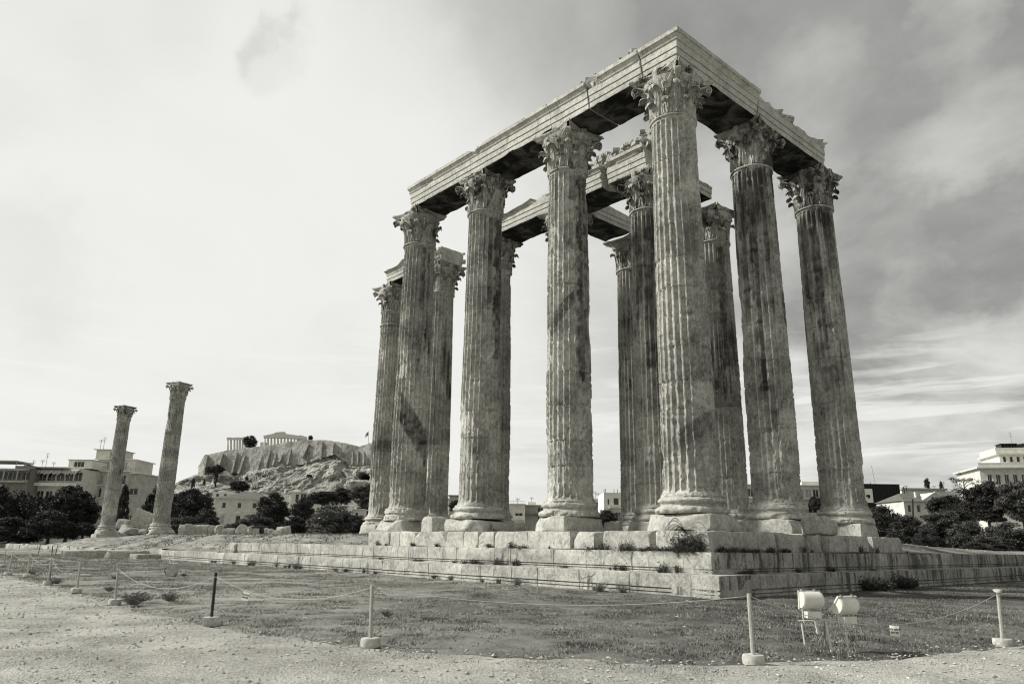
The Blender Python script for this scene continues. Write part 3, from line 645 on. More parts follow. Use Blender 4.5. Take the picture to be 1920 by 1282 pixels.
beam('architrave', [(-5.5+g, 0), (-3.35, 0)], 23, crown=-.25, endrag=(0, .05)); beam('architrave', [(-3.30, 0), (-.62, 0)], 33, crown=-.12, endrag=(.05, .06))
beam('architrave', [(-.56, 0), (0, 0), (0, 4.55)], 24, crown=-.16, endrag=(.03, .05))['label'] = 'corner architrave block turning over the corner column'
beam('architrave', [(0, 4.6), (0, 10.45)], 25, crown=.26, endrag=(.05, .14), topfn=lambda s: 1.10-.0*s)
y1 = 5.5
beam('architrave', [(-16.6, y1), (-11.05, y1)], 26, crown=.15, endrag=(.1, 0), topfn=lambda s: np.where(s < 1.9, .80, .86)+.28*sst(s, 2.6, 5.4))
beam('architrave', [(-11.0, y1), (-7.35, y1)], 27, crown=.0, endrag=(0, .35)); beam('architrave', [(-7.1, y1), (-4.75, y1)], 28, crown=-.05, endrag=(.18, .03))
beam('architrave', [(-27.1, y1), (-21.9, y1)], 29, crown=.12, endrag=(.15, 0), topfn=lambda s: .80+.30*sst(s, 1.6, 2.5))
beam('architrave', [(-11.0, y1+1.05), (-11.0, 9.9)], 30, crown=.3, endrag=(0, .2), topfn=lambda s: 1.08-.10*s*.6)
beam('architrave', [(-5.5, y1+1.05), (-5.5, 9.6)], 31, crown=.3, endrag=(0, .1), topfn=lambda s: .62+0*s)
def rubble(name, x0, x1, y0, y1, z0, h, seed, stones, mat='rock', parent=TEMPLE, lab=None):
    rr = np.random.RandomState(seed); mb = MB()
    P, F = blockV(x1-x0, y1-y0, h, rnd=.12, amp=.10, cuts=4, seed=seed, cell=.16); mb.add(P+np.array([(x0+x1)/2, (y0+y1)/2, z0]), F)
    for k in range(stones):
        s = rr.uniform(.12, .30); P, F = blockV(s*rr.uniform(.8, 1.5), s, s*.7, n=4, rnd=.03, amp=.03, cuts=4, seed=seed+k)
        q = rr.rand(); px, py = (rr.uniform(x0, x1), rr.choice([y0, y1])) if rr.rand() < .6 else (rr.uniform(x0, x1), rr.uniform(y0, y1))
        mb.add(rotz(P, rr.rand()*6)+np.array([px, py, z0+h*rr.uniform(.0, .95)-.05]), F)
    o = mb.build(name, M[mat], parent, smooth=True)
    if lab: o['label'] = lab
    return o
rubble('rubble_core', -4.4, -.85, -.85, .2, ZA+1.10, .34, 5, 90); rubble('rubble_core', -7.4, -4.3, -.75, .2, ZA+1.08, .16, 6, 60)
rubble('rubble_core', -8.6, -5.2, y1-.80, y1+.7, ZA+1.0, .80, 7, 170); rubble('rubble_core', -5.5, -4.35, y1-.85, y1+.7, ZA+.98, 1.0, 17, 60)
rubble('rubble_core', -22.0, -20.9, y1-.95, y1+.9, ZA+.0, .98, 8, 26, 'block')
# ------------------------------------------------------------------ stepped platform
PLAT = empty('stepped_platform', (0, 0, GZ), 0, 'long stepped stone platform with moulded edges and stained faces below the columns', 'platform')
def step_side(d, zt, prof, a0, a1, side, seed, lmin=1.1, lmax=2.3, depth=1.6):
    """one side of one step as a run of hewn blocks; prof = (inset, drop) pairs down the face"""
    rr = np.random.RandomState(seed); mb = MB(); s = a0; pr = np.array([(-depth, 0.02), (-depth*.5, .01), (-.10, .003), (-.008, 0), (0, -.008)]+prof+[(-depth, prof[-1][1])])
    while s < a1-.05:
        L = min(rr.uniform(lmin, lmax), a1-s); L = a1-s if a1-s-L < .5 else L
        n = max(3, int(L/.18)+1); t = np.sort(np.concatenate([np.linspace(0, L-.012, n), [.014, L-.026]])); n = len(t); jd = rr.uniform(-.010, .010); jz = rr.uniform(-.006, .006)
        A, K = np.meshgrid(t+s, np.arange(len(pr)), indexing='ij'); ins = pr[K, 0]; dz = pr[K, 1]
        ed = np.minimum(A-s, L-.012-(A-s)); ch = .014*(ed < .004)
        Pn = np.stack([A, ins*2, dz*2], -1); b = fbm(Pn*1.8+seed, 3, seed); c = sst(fbm(Pn*1.1+seed+7, 3, seed+2), .22, .4)
        edge = (K >= 3) & (K <= 4)
        out = d+jd+ins-ch*(ins > -.5)+b*.006-edge*c*.05; z = zt+jz+dz-edge*c*.03+b*.006*(K < 4)
        V = np.stack([A, -out, z], -1) if side == 0 else np.stack([out, A, z], -1)
        F = gridf(n, len(pr)); F = F if side == 0 else F[:, ::-1]
        k = len(pr); mb.add(V.reshape(-1, 3), [F, np.arange(k), (np.arange(k)+(n-1)*k)[::-1]], rr.uniform(-.13, .13)+b.reshape(-1)*.1)
        s += L
    o = mb.build('step', M['step'], PLAT, smooth='auto', attr=True); o.location = (0, 0, -GZ); return o
P_LOW = [(0, -.20), (-.002, -.375), (-.075, -.380), (-.080, -.415), (-.012, -.42), (-.010, -.49), (-.065, -.495), (-.070, -.52), (-.004, -.525), (0.0, -.63), (.06, -.635), (.065, -.82)]
P_UP = [(0, -.25), (-.002, -.455), (-.060, -.46), (-.065, -.49), (-.014, -.495), (-.012, -.53), (-.055, -.535), (-.06, -.56), (-.010, -.565), (-.010, -.66)]
for sd, o in ((0, step_side(2.53, -2.32, P_LOW, -44.6, 2.53, 0, 51)), (1, step_side(2.53, -2.32, P_LOW, -2.52, 62, 1, 52)), (2, step_side(1.93, -1.71, P_UP, -31.9, 1.93, 0, 53)), (3, step_side(1.93, -1.71, P_UP, -1.92, 62, 1, 54))):
    o['stain'] = [.0, .35, .05, .42][sd]
def fblock(x0, x1, y0, y1, z0, z1, seed, cut=(.86, .97), cuts=6, amp=.03, mould=False):
    P, F = blockV(x1-x0, y1-y0, z1-z0, rnd=.035, amp=amp*1.2, cuts=cuts, seed=seed, cutr=cut, cell=.09)
    P = P+np.array([(x0+x1)/2, (y0+y1)/2, z0])
    o = MB().add(P-np.array([0, 0, GZ]), F).build('foundation_block', M['block'], PLAT, smooth='auto'); return o
rr = np.random.RandomState(5); x = -17.15; k = 0
for L in (2.0, .75, 1.15, 2.25, 1.25, .9, .95, 1.9, 2.3, .95):
    fblock(x, x+L-.012, -1.72+rr.uniform(-.02, .05), -.5, -1.72, -1.085+rr.uniform(-.015, .01), 400+k, (.84, .97) if k % 3 else (.74, .94), 7); x += L; k += 1
fblock(x+.06, x+2.5, -1.70, -.4, -1.72, -1.09, 430, (.70, .90), 9); xe = x+2.5
fblock(xe+.02, 1.70, -1.70, -.35, -1.72, -1.09, 431, (.86, .96), 6)
y = -.33; k = 0
for L in (1.3, 1.35, 1.75, 1.25, .55, 1.45, 1.7, .5, 1.45, 1.25):
    dx = rr.uniform(-.05, .04)-(.35 if L < .6 else 0); fblock(.35, 1.70+dx, y, y+L-.02, -1.72, -1.085+rr.uniform(-.015, .01), 440+k, (.80, .97) if k % 2 else (.90, .98), 7); y += L; k += 1
# broken extra stones beside the plinths
for k, (u, v, D, w, h, dp) in enumerate([(1530, 972, 24.3, .75, .55, .7), (1546, 975, 25.5, .6, .5, .6), (1518, 938, 26., .55, .45, .5), (972, 1001, 33, .9, .45, .8), (1150, 999, 29, .7, .4, .6), (705, 1003, 41, 1.5, .5, 1.2), (815, 992, 33.5, .9, .7, .9), (828, 1000, 34.5, .8, .5, .7)]):
    p = atd(u, v, D); P, F = blockV(w, dp, h, n=9, rnd=.06, amp=.06, cuts=9, seed=500+k, cutr=(.7, .92)); z0 = -1.12
    o = MB().add(P, F).build('broken_stone', M['block'], smooth='auto'); o.location = (p[0], p[1], z0); o.rotation_euler = (0, 0, k*1.3)
    tag(o, ['angular broken stone between the two right hand plinths', 'low broken stone against the rightmost plinth', 'upright broken stone behind the gap of the right columns', 'rounded pale stone between second and third column bases', 'jagged small stone behind the second column plinth', 'flat stone under the westernmost column base', 'tall rough stone beside the end column of the front row', 'rough stone behind the end column of the front row'][k], 'stone', 'broken stones by the column bases')
# ------------------------------------------------------------------ the two lone columns and the fallen one
def pt(u, v, D, z=None):
    p = atd(u, v, D)
    if z is not None: p = np.array([p[0], p[1], z])
    return p
pA = pt(301.7, 980.4, 82.5); pB = pt(201.4, 985, 98.3)
cA = column('lone_column', (pA[0], pA[1], .0), 41, None, 3, .25, 0, .0, -.02, .10, [], True, .1, 2.7); tag(cA, 'taller looking lone column with capital standing on the mound beside the row of fallen drums', 'column', 'lone columns apart from the temple')
cB = column('lone_column', (pB[0], pB[1], .0), 42, None, 3, .25, 0, .02, -.02, .05, [], True, .1, 2.7); tag(cB, 'farther lone column with capital standing in front of the apartment block', 'column', 'lone columns apart from the temple')
for c in (cA, cB):
    P, F = blockV(2.9, 2.9, .5, rnd=.1, amp=.05, cuts=8, seed=77, cell=.2); P[:, 2] -= 1.52; MB().add(P, F).build('footing', M['block'], c, smooth=True)
def drum(u, v, D, L, r, axis_yaw, tilt, seed, label, roll=0., half=False, z=None):
    """a fluted column drum lying on the ground; (u, v) is its centre"""
    p = pt(u, v, D); mb = shaft_mesh('d', None, seed, nz=9, far=True, wear=.0, caps=True, z0=3.0, z1=3.0+L); V = mb.V[0].copy(); V[:, 2] -= 3.0+L/2
    V[:, :2] *= r/.9; V += np.stack([fbm(V*1.5+seed+i, 3, seed+i) for i in range(3)], -1)*.06
    mb.V[0] = V; o = mb.build('column_drum', M['block'], None, smooth='auto', attr=True)
    o['stain'] = -.3
    ax = Vector((math.cos(axis_yaw)*math.cos(tilt), math.sin(axis_yaw)*math.cos(tilt), math.sin(tilt)))
    o.rotation_euler = ax.to_track_quat('Z', 'Y').to_euler(); o.location = p if z is None else (p[0], p[1], z)
    return tag(o, label, 'column drum', 'fallen column drums on the mound')
ry = YAW
DL = [(342, 993.0, 'first fallen drum touching the base of the taller lone column'), (352.5, 993.2, 'second fallen drum from the taller lone column, widest of the coin stack'), (363, 993.3, 'third fallen drum in the stack lying beside the lone column'), (374, 993.5, 'fourth fallen drum in the toppled coin stack'), (385, 993.6, 'fifth fallen drum, just left of the separate tilted one'), (396, 993.8, 'sixth and last drum of the toppled coin stack')]
for k, (u, v, lab) in enumerate(DL): drum(u, v, 112, .84, [.84, .95, .86, .90, .88, .80][k], ry+.25+[0, .06, -.05, .07, -.04, .1][k], [.0, .03, -.02, .02, .03, -.03][k], 600+k*7, lab, z=-.25)
drum(410, 994.5, 112, 1.0, .82, ry-.7, .05, 610, 'drum turned to show its round face right of the coin stack', z=-.25)
for k, (u, v, L, r, a, t, lab) in enumerate([(429, 1000, 1.5, .75, .2, .12, 'low pale drum half sunk, first after the coin stack'), (452, 997.5, 1.6, .86, -.75, .55, 'large drum leaning steeply like a fallen roof'), (471, 998, 1.2, .85, -.6, .6, 'leaning drum directly right of the steepest one'), (484, 999.5, .9, .7, -.3, .3, 'small drum behind the dark floodlight'), (498, 998.5, 1.0, .78, -.5, .5, 'leaning drum just right of the dark floodlight'), (507, 999.5, .8, .7, -.5, .4, 'small leaning drum in the middle of the right hand group'), (518, 999.5, 1.1, .66, -.2, .3, 'rounded low drum left of the pale boulder'), (532.5, 997.5, 1.7, .92, .1, .15, 'pale rounded boulder like drum near the end of the row')]):
    drum(u, v, 106, L, r, ry+a, t, 620+k, lab, z=(-.5 if r > .8 else -.72))
def stone(name, u, v, D, s, seed, label, cat='stone', group=None, z=None, rz=0., mat='block', cuts=8, cutr=(.68, .92), tilt=(0, 0)):
    P, F = blockV(s[0], s[1], s[2], n=9, rnd=min(s)*.15, amp=min(s)*.09, cuts=cuts, seed=seed, cutr=cutr)
    o = MB().add(P, F).build(name, M[mat], smooth='auto'); p = pt(u, v, D); o.location = (p[0], p[1], p[2] if z is None else z); o.rotation_euler = (tilt[0], tilt[1], rz); return tag(o, label, cat, group)
stone('stone_slab', 554, 1001, 106, (4.2, 2, .7), 650, 'flat pale slab lying last in the row towards the temple', 'stone', None, -1.3, ry)
drum(266, 976, 84, 1.9, .98, ry+.35, .95-1.3, 640, 'large fluted drum tipped on the rock pile between the lone columns', z=.55)
for k, (u, v, D, s, lab) in enumerate([(240, 992, 84, (2.1, 1.6, 1.0), 'boulder of the rock pile beneath the tipped drum'), (232, 985, 86, (1.5, 1.2, 1.1), 'rounded rock leaning on the left end of the pile'), (248, 1002, 82, (2.2, 1.5, .8), 'broad front rock of the pile between lone columns'), (270, 996, 82, (1.3, 1.0, .6), 'small square block right of the rock pile'), (258, 985, 86, (2.2, 2, 1.7), 'tall back rock that props up the tipped drum')]):
    stone('rock', u, v, D, s, 660+k, lab, 'rock', 'rocks piled between the lone columns', {0: -1.15, 1: -.55, 2: -1.25, 3: -1.15, 4: -1.15}[k], k*.8, 'rock', 16, (.55, .82), tilt=(.12*k-.2, .1))
for k, (u, v, D, s, lab) in enumerate([(107, 1003, 120, (3.2, 2.0, .8), 'pale capped stone block on the far left skyline of the mound'), (205, 1035, 58, (3.2, 1.3, .55), 'cracked foundation slab over a dark gap at the foot of the mound'), (238, 1040, 56, (2.6, 1.6, .8), 'rough foundation block right of the cracked slab'), (153, 1036, 60, (2.6, 1.6, .7), 'dark foundation block at the left of the broken footing'), (178, 1040, 58, (1.0, .9, .75), 'narrow upright block in the broken footing'), (279, 1031, 56, (2.4, 1.5, .6), 'tilted squared block lying on the slope beyond the lower step')]):
    q = atd(u, v, D); gq = max(float(hmound(np.array(q[0]), np.array(q[1]))), GZ); stone('foundation_stone', u, v, D, s, 680+k, lab, 'stone block', None, gq-[.25, .1, .2, .2, .2, .22][k], YAW+[0, .1, .0, .1, .3, .9][k], 'step', 5, (.82, .97))
for k, (x, y, z, sz, lab) in enumerate([(-32.5, -1.1, -2.45, (1.3, 2.0, .75), 'broken block closing the west end of the upper step'), (-33.2, .3, -2.2, (1.2, 1.4, .6), 'second broken block behind the end of the upper step'), (-45.3, -1.6, -3.1, (1.5, 2.0, .75), 'broken block closing the west end of the lower step')]):
    P, F = blockV(*sz, n=9, rnd=.08, amp=.07, cuts=9, seed=690+k, cutr=(.7, .9)); o = MB().add(P, F).build('foundation_stone', M['step'], smooth='auto'); o.location = (x, y, z); tag(o, lab, 'stone block')
def low_wall(name, x0, x1, y, z0, z1, seed, label):
    rr = np.random.RandomState(seed); mb = MB(); x = x0
    while x < x1:
        L = rr.uniform(1.2, 2.4); P, F = blockV(L-.05, .7, z1-z0+rr.uniform(-.12, .05), n=6, rnd=.05, amp=.05, cuts=4, seed=seed+int(x)); mb.add(P+np.array([x+L/2, y+rr.uniform(-.08, .08), z0]), F); x += L
    return tag(mb.build(name, M['step'], smooth=True), label, 'wall')
low_wall('low_stone_wall', -150, -53.5, -2.9, -3.1, -2.35, 701, 'long low wall of weathered blocks along the foot of the mound')
stone('stone_slab', 62, 1008, 150, (14, 2.5, 1.0), 711, 'long flat ledge of stone under the dark trees at left', 'stone', None, -1.75, YAW, 'step', 3, (.92, .98))
# scattered stones on the mound and lawn: countless
def scatter(name, n, region, hfn, smin, smax, seed, mat, flat=.55, power=2.5, sub=0, test=None):
    rr = np.random.RandomState(seed); x = rr.uniform(region[0], region[1], n); y = rr.uniform(region[2], region[3], n)
    if test is not None: k = test(np.stack([x, y], -1)); x = x[k]; y = y[k]; n = len(x)
    z = hfn(x, y); s = smin+(smax-smin)*rr.rand(n)**power
    base = np.array([[1, 0, 0], [-1, 0, 0], [0, 1, 0], [0, -1, 0], [0, 0, 1], [0, 0, -1], [.7, .7, .1], [-.7, .7, -.1], [.7, -.7, 0], [-.7, -.7, .1]], float)
    tri = np.array([[0, 6, 4], [6, 2, 4], [2, 7, 4], [7, 1, 4], [1, 9, 4], [9, 3, 4], [3, 8, 4], [8, 0, 4], [0, 8, 5], [8, 3, 5], [3, 9, 5], [9, 1, 5], [1, 7, 5], [7, 2, 5], [2, 6, 5], [6, 0, 5]])
    V = base[None]*(1+rr.uniform(-.35, .35, (n, 10, 1)))*s[:, None, None]*np.stack([rr.uniform(.7, 1.5, n), rr.uniform(.7, 1.1, n), rr.uniform(.3, .8, n)*flat/.55], -1)[:, None, :]
    a = rr.uniform(0, 6.28, n)[:, None]; c, q = np.cos(a), np.sin(a); X = V[..., 0]*c-V[..., 1]*q; Y = V[..., 0]*q+V[..., 1]*c
    V = np.stack([X+x[:, None], Y+y[:, None], V[..., 2]+z[:, None]], -1); F = (tri[None]+np.arange(n)[:, None, None]*10).reshape(-1, 3)
    o = MB().add(V.reshape(-1, 3), F, np.repeat(rr.uniform(-.4, .3, n), 10)).build(name, M[mat], attr=True); o['kind'] = 'stuff'; return o
M['pebble'] = simple('pebble', .30, .62, 3., .9, .3, .003)
scatter('pebbles', 26000, (-12, 14.4, -19.5, -6), lambda x, y: hbase(x, y)+.062, .004, .028, 801, 'pebble', test=lambda X: (edge_dist(X) < .2) & (np.hypot(X[:, 0]-14.4, X[:, 1]+20.8) > 6))
scatter('pebbles', 9000, (-45, -8, -26, -15.5), lambda x, y: hbase(x, y)+.062, .008, .045, 802, 'pebble', test=lambda X: edge_dist(X) < .2)
scatter('lawn_stones', 900, (-40, 12, -15, -2.6), lambda x, y: hbase(x, y)+.05, .008, .05, 803, 'pebble', power=7)
scatter('mound_stones', 2600, (-110, -25, -7, 10), lambda x, y: hmound(x, y)+-.01, .02, .16, 804, 'pebble', power=7, test=lambda X: (X[:, 1] > -1.7) | (X[:, 0] < -46))
scatter('mound_stones', 700, (-12, 1.5, 12.5, 40), lambda x, y: hmound(x, y)-.02, .02, .12, 805, 'pebble', power=4)
# grass blades
def grass(name, n, region, hfn, h, seed, mat, test=None, clump=3., thr=-.1, wid=.006, tone=0.):
    rr = np.random.RandomState(seed); x = rr.uniform(region[0], region[1], n); y = rr.uniform(region[2], region[3], n)
    dn = fbm(np.stack([x*clump*.35, y*clump*.35, x*0], -1), 4, seed); k = dn > thr+rr.uniform(-.25, .25, n)
    if test is not None: k &= test(np.stack([x, y], -1))
    x, y, dn = x[k], y[k], dn[k]; n = len(x); z = hfn(x, y)
    a = rr.uniform(0, 6.28, n); hh = h*rr.uniform(.35, 1.25, n)*(1+dn); w = wid*rr.uniform(.6, 1.6, n)*(1+np.hypot(x-14.4, y+20.8)/38); le = rr.uniform(.1, .8, n)*hh; b = rr.uniform(0, 6.28, n)
    p = np.stack([x, y, z-.01], -1); s = np.stack([np.cos(a)*w, np.sin(a)*w, 0*a], -1); l = np.stack([np.cos(b)*le, np.sin(b)*le, hh], -1)
    V = np.stack([p-s, p+s, p+l*.55+s*.6-np.array([0, 0, 0]), p+l*np.array([1, 1, .9])], 1); F = np.array([[0, 1, 2], [0, 2, 3]]); F = (F[None]+np.arange(n)[:, None, None]*4).reshape(-1, 3)
    o = MB().add(V.reshape(-1, 3), F, np.repeat(rr.uniform(-.5, .35, n)+tone, 4)).build(name, M[mat], attr=True); o['kind'] = 'stuff'; return o
def turf_mat():
    m, t = new_mat('turf_blades'); p = posn(t); at = t.n('ShaderNodeAttribute', attribute_name='tone')
    f = t.m('ADD', t.ss(t.noise(p, 1.5, 3, .6), .3, .7), at.outputs['Fac'], clamp=True)
    g = t.ss(t.vm('DOT_PRODUCT', p, (1, .55, 0)), -13., 6.); c = t.mix(g, t.mix(f, .17, .52), t.mix(f, .07, .30)); finish(t, c, .8, None, spec=.1); return m
M['turf'] = turf_mat()
hg = lambda x, y: hbase(x, y)+.05
inl = lambda X: (edge_dist(X) > .02)
grass('grass', 190000, (-4, 14, -16, -2.6), hg, .034, 811, 'turf', inl, thr=-.12)
grass('grass', 90000, (2.7, 16, -9, 20), hg, .045, 812, 'turf', lambda X: (edge_dist(X) > .02) & (X[:, 0] > 2.65), thr=-.1)
grass('grass', 130000, (-26, -3, -16.2, -2.7), hg, .045, 813, 'turf', inl, thr=-.05, wid=.007)
grass('grass', 110000, (-62, -22, -16.8, -3), hg, .06, 814, 'turf', inl, thr=-.05, wid=.008)
grass('grass', 26000, (-2, 11, -17, -7), hg, .035, 815, 'turf', lambda X: np.abs(edge_dist(X)) < .9, thr=.0, tone=.1)
grass('grass', 24000, (-62, -8, -3.2, 9), lambda x, y: hmound(x, y), .10, 816, 'drygrass', lambda X: (X[:, 1] > -1.7) | (X[:, 0] < -46), thr=.0, wid=.012)
# weeds growing along the joints of the steps, and shrubs on the lawn
def tuft_mesh(name, seed, n, h, spread, wid, mat, leafy=0):
    rr = np.random.RandomState(seed); V = []; F = []; k = 0
    for i in range(n):
        a = rr.uniform(0, 6.28); r0 = rr.uniform(0, spread*.4); r1 = r0+rr.uniform(.1, 1.)*spread; hh = h*rr.uniform(.35, 1.); p0 = np.array([math.cos(a)*r0, math.sin(a)*r0, 0]); p1 = np.array([math.cos(a)*(r0+r1)*.6, math.sin(a)*(r0+r1)*.6, hh*.75]); p2 = np.array([math.cos(a)*r1, math.sin(a)*r1, hh*rr.uniform(.6, 1.1)])
        s = np.array([-math.sin(a), math.cos(a), 0])*wid*rr.uniform(.6, 1.3)
        V += [p0-s, p0+s, p1+s, p1-s, p2]; F.append((np.array([[0, 1, 2], [0, 2, 3], [3, 2, 4]])+k)); k += 5
        for j in range(leafy):
            q = p0+(p1-p0)*rr.uniform(.3, 1) if rr.rand() < .5 else p1+(p2-p1)*rr.rand(); d = rr.normal(size=3); d /= np.linalg.norm(d); e = rr.normal(size=3); e /= np.linalg.norm(e); L = wid*rr.uniform(3, 7)
            V += [q, q+d*L+e*L*.4, q+d*L*2, q+d*L-e*L*.4]; F.append(np.array([[0, 1, 2], [0, 2, 3]])+k); k += 4
    return MB().add(np.array(V), np.concatenate(F), rr.uniform(-.3, .3)).build(name, M[mat], smooth=False, attr=True)
M['weed_pale'] = leafmat('weed_pale', .07, .24, 8)
WP = [tuft_mesh('weed_clump', 820+i, [46, 40, 110, 60][i], [.17, .26, .32, .12][i], [.13, .11, .24, .28][i], .005, ['weed', 'weed', 'weed_pale', 'weed'][i], [2, 2, 3, 4][i]) for i in range(4)]
used = set()
def weed(i, loc, s, label, group='weeds growing in the joints of the steps', rz=None, cat='weed', sz=1.):
    o = WP[i] if i not in used else WP[i].copy()
    if i in used: COL.objects.link(o)
    used.add(i); o.location = loc; o.scale = (s, s, s*sz); o.rotation_euler = (0, 0, random.uniform(0, 6.28) if rz is None else rz); return tag(o, label, cat, group)
for k in range(64):
    side = random.random() < .62
    if side:
        x = -random.uniform(-1.5, 17); up = random.random() < .62; loc = (x, -1.80 if up else -2.02, -1.72 if up else -2.33); lab = 'small dark weed clump on the upper step below the long row of blocks' if up else 'small dark weed clump on the lower step of the long side'
    else:
        y = random.uniform(-1.5, 13); up = random.random() < .6; loc = (1.80 if up else 2.02, y, -1.72 if up else -2.33); lab = 'small dark weed clump on the upper step below the short row of blocks' if up else 'small dark weed clump on the lower step of the short side'
    weed(random.choice([0, 1, 1, 3]), loc, random.uniform(.5, 1.35), lab, {True: 'weeds on the long side', False: 'weeds on the short side'}[side]+(' upper step' if up else ' lower step'))
for k in range(26):
    x = -random.uniform(0, 34); weed(random.choice([0, 1, 2]), (x, -2.66-random.uniform(0, .25), GZ+.05), random.uniform(.6, 1.3), 'weed tuft growing in the lawn at the foot of the lower step', 'weed tufts at the foot of the platform')
# the dense dark line of weeds at the corner
for k in range(16):
    weed(3, (1.80 if k % 2 else random.uniform(-1.5, 1.6), random.uniform(-1.5, 1.6) if k % 2 else -1.80, -1.72), random.uniform(.8, 1.3), 'dark matted weed clump under the clean corner column', 'weeds under the corner column')
for k, (u, v, s) in enumerate([(250, 1133, 1.5), (268, 1126, 1.1), (318, 1126, 1.2), (205, 1108, .8), (60, 1076, .9), (106, 1094, 1.), (345, 1080, .7), (726, 1155, .7), (215, 1085, .7)]):
    p = atz(u, v, GZ+.05); weed(2, p, s, ['spreading grey shrub beside the bare wooden post base', 'smaller grey shrub right of the spreading shrub', 'low sparse shrub before the dark iron post', 'small shrub behind the slanting rope', 'dark low shrub by the far left posts', 'dark low shrub by the post with its iron partner', 'shrub beside the broken lawn lamp', 'lone weed tuft just right of the middle rope post', 'thin weed on the dry lawn'][k], 'shrubs on the lawn', cat='shrub', sz=.7)
def fern():
    r = empty('fern_palm', (1.05, -1.86, -1.15), 0, 'dark young palm like plant drooping over the blocks below the corner column', 'plant'); rr = np.random.RandomState(3)
    for k in range(15):
        a = -1.57+rr.uniform(-1.5, 1.5) if k else -1.2; L = rr.uniform(.5, .85); up = rr.uniform(.15, .65); V = []; F = []; n = 0
        for i in range(22):
            t = i/21; p = np.array([math.cos(a)*L*t, math.sin(a)*L*t*.55, up*math.sin(t*2.0)-.62*t*t*(1.2-up)]); w = .13*math.sin(min(1, t*1.2+.12)*math.pi*.9)
            sd = np.array([-math.sin(a), math.cos(a), 0])
            for sg in (-1, 1):
                q = p+sd*sg*w+np.array([math.cos(a)*.05, math.sin(a)*.05, -.05]); V += [p, p+np.array([math.cos(a)*.02, math.sin(a)*.02, 0.]), q]; F.append([n, n+1, n+2]); n += 3
        MB().add(np.array(V), np.array(F)).build('frond', M['weed'], r)
    P, Fq = blockV(.55, .3, .5, n=7, rnd=.1, amp=.12, cuts=3, seed=9); P += np.array([0, .12, -.58]); 
    for k in range(3):
        t = tuft_mesh('undergrowth', 860+k, 90, .55, .35, .008, 'weed', 6); t.parent = r; t.location = (-.25+.25*k, .02, -.58)
fern()
for k, (u, v, s) in enumerate([(1632, 1103, 1.), (1650, 1100, .8), (1688, 1092, 1.), (1700, 1096, .6)]):
    p = ((2.75+.1*(k % 2)), 0, 0); d = rayd(u, v); t = (2.75-CP[0])/d[0]; q = CP+d*t
    o = tuft_mesh('shrub', 870+k, 130, .42*s+.1, .55*s, .010, 'weed', 8); o.location = (2.8, q[1], GZ+.04); tag(o, ['dense dark shrub under the lower step behind the floodlights', 'smaller dark shrub joined to the dense one by the lower step', 'dark shrub farther right against the lower step', 'low dark shrub trailing right of the farther one'][k], 'shrub')
for k, (dx, dy) in enumerate([(.35, -1.0), (1.0, -.35), (-.55, -1.02)]):
    o = tuft_mesh('capital_weed', 880+k, 40, .30, .25, .006, 'weed', 4); o.location = (dx, dy, ZA-.20); tag(o, ['wispy plant rooted on the front of the corner capital', 'wispy plant rooted on the right face of the corner capital', 'wispy plant rooted left on the corner capital'][k], 'plant')
# ------------------------------------------------------------------ rope barrier
def post(u, v, utop, vtop, kind, label, rz=0.):
    b = atz(u, v, GZ+.05); s = np.linalg.norm(b-CP); d = rayd(utop, vtop)
    n = b-CP; n[2] = 0; n /= np.linalg.norm(n); t = ((b-CP)@n)/(d@n); tp = CP+d*t
    r = empty('rope_post', b, 0, label, 'post', 'posts of the rope barrier'); mb = MB(); L = tp-b
    if kind == 'iron': mb.tube([(0, 0, .05), L*.5, L], .026, 8); mb.build('pole', M['dark_metal'], r); m2 = MB(); m2.tube([L*.90, L*.93], .030, 8); m2.build('band', M['grey_metal'], r)
    else: mb.tube([(0, 0, .05), L*.3, L*.6, L], .027, 8); mb.build('pole', M['wood_post'], r)
    m3 = MB()
    if kind == 'iron':
        P, F = blockV(.25, .20, .15, n=6, rnd=.012, amp=.008, cuts=3, seed=int(u), cutr=(.9, .98)); P = rotz(P, YAW+.35); m3.add(P+np.array([0, 0, -.02]), F); m3.build('concrete_foot', M['concrete'], r)
    else:
        m3.lathe([(.10, -.03), (.130, -.02), (.137, .02), (.134, .075), (.126, .092), (.03, .094)], 26); V = m3.V[0]; V += np.stack([fbm(V*9+u, 3, 5+i) for i in range(3)], -1)*.008; m3.build('concrete_foot', M['concrete'], r, smooth='auto')
    return tp
PT = {}
for key, u, v, ut, vt, kd, lab in [('a', 7, 1061, 11, 1031, 'w', 'leftmost pale rope post at the edge of the photo'), ('b', 15, 1077, 24, 1036, 'w', 'second rope post from the left edge'), ('c', 51, 1082, 57, 1038, 'w', 'third rope post from the left, before the stone wall'), ('d', 90, 1094, 97, 1043, 'w', 'pale rope post leaning beside a dark iron rod'), ('e', 143, 1109, 152, 1051, 'w', 'rope post whose rope drops to the ground'), ('f', 215, 1131, 222, 1063, 'w', 'thin pale rope post beside the spreading shrub'), ('g', 395, 1171, 405, 1073, 'iron', 'black iron rope post set in a square concrete block'), ('h', 694, 1209, 698, 1096, 'w', 'pale rope post in the middle of the lawn edge'), ('i', 1413, 1241, 1404, 1112, 'w', 'nearest pale rope post in front of the platform corner'), ('j', 1881, 1209, 1871, 1108, 'w', 'rope post at right with knotted rope on top')]:
    PT[key] = post(u, v, ut, vt, kd, lab)
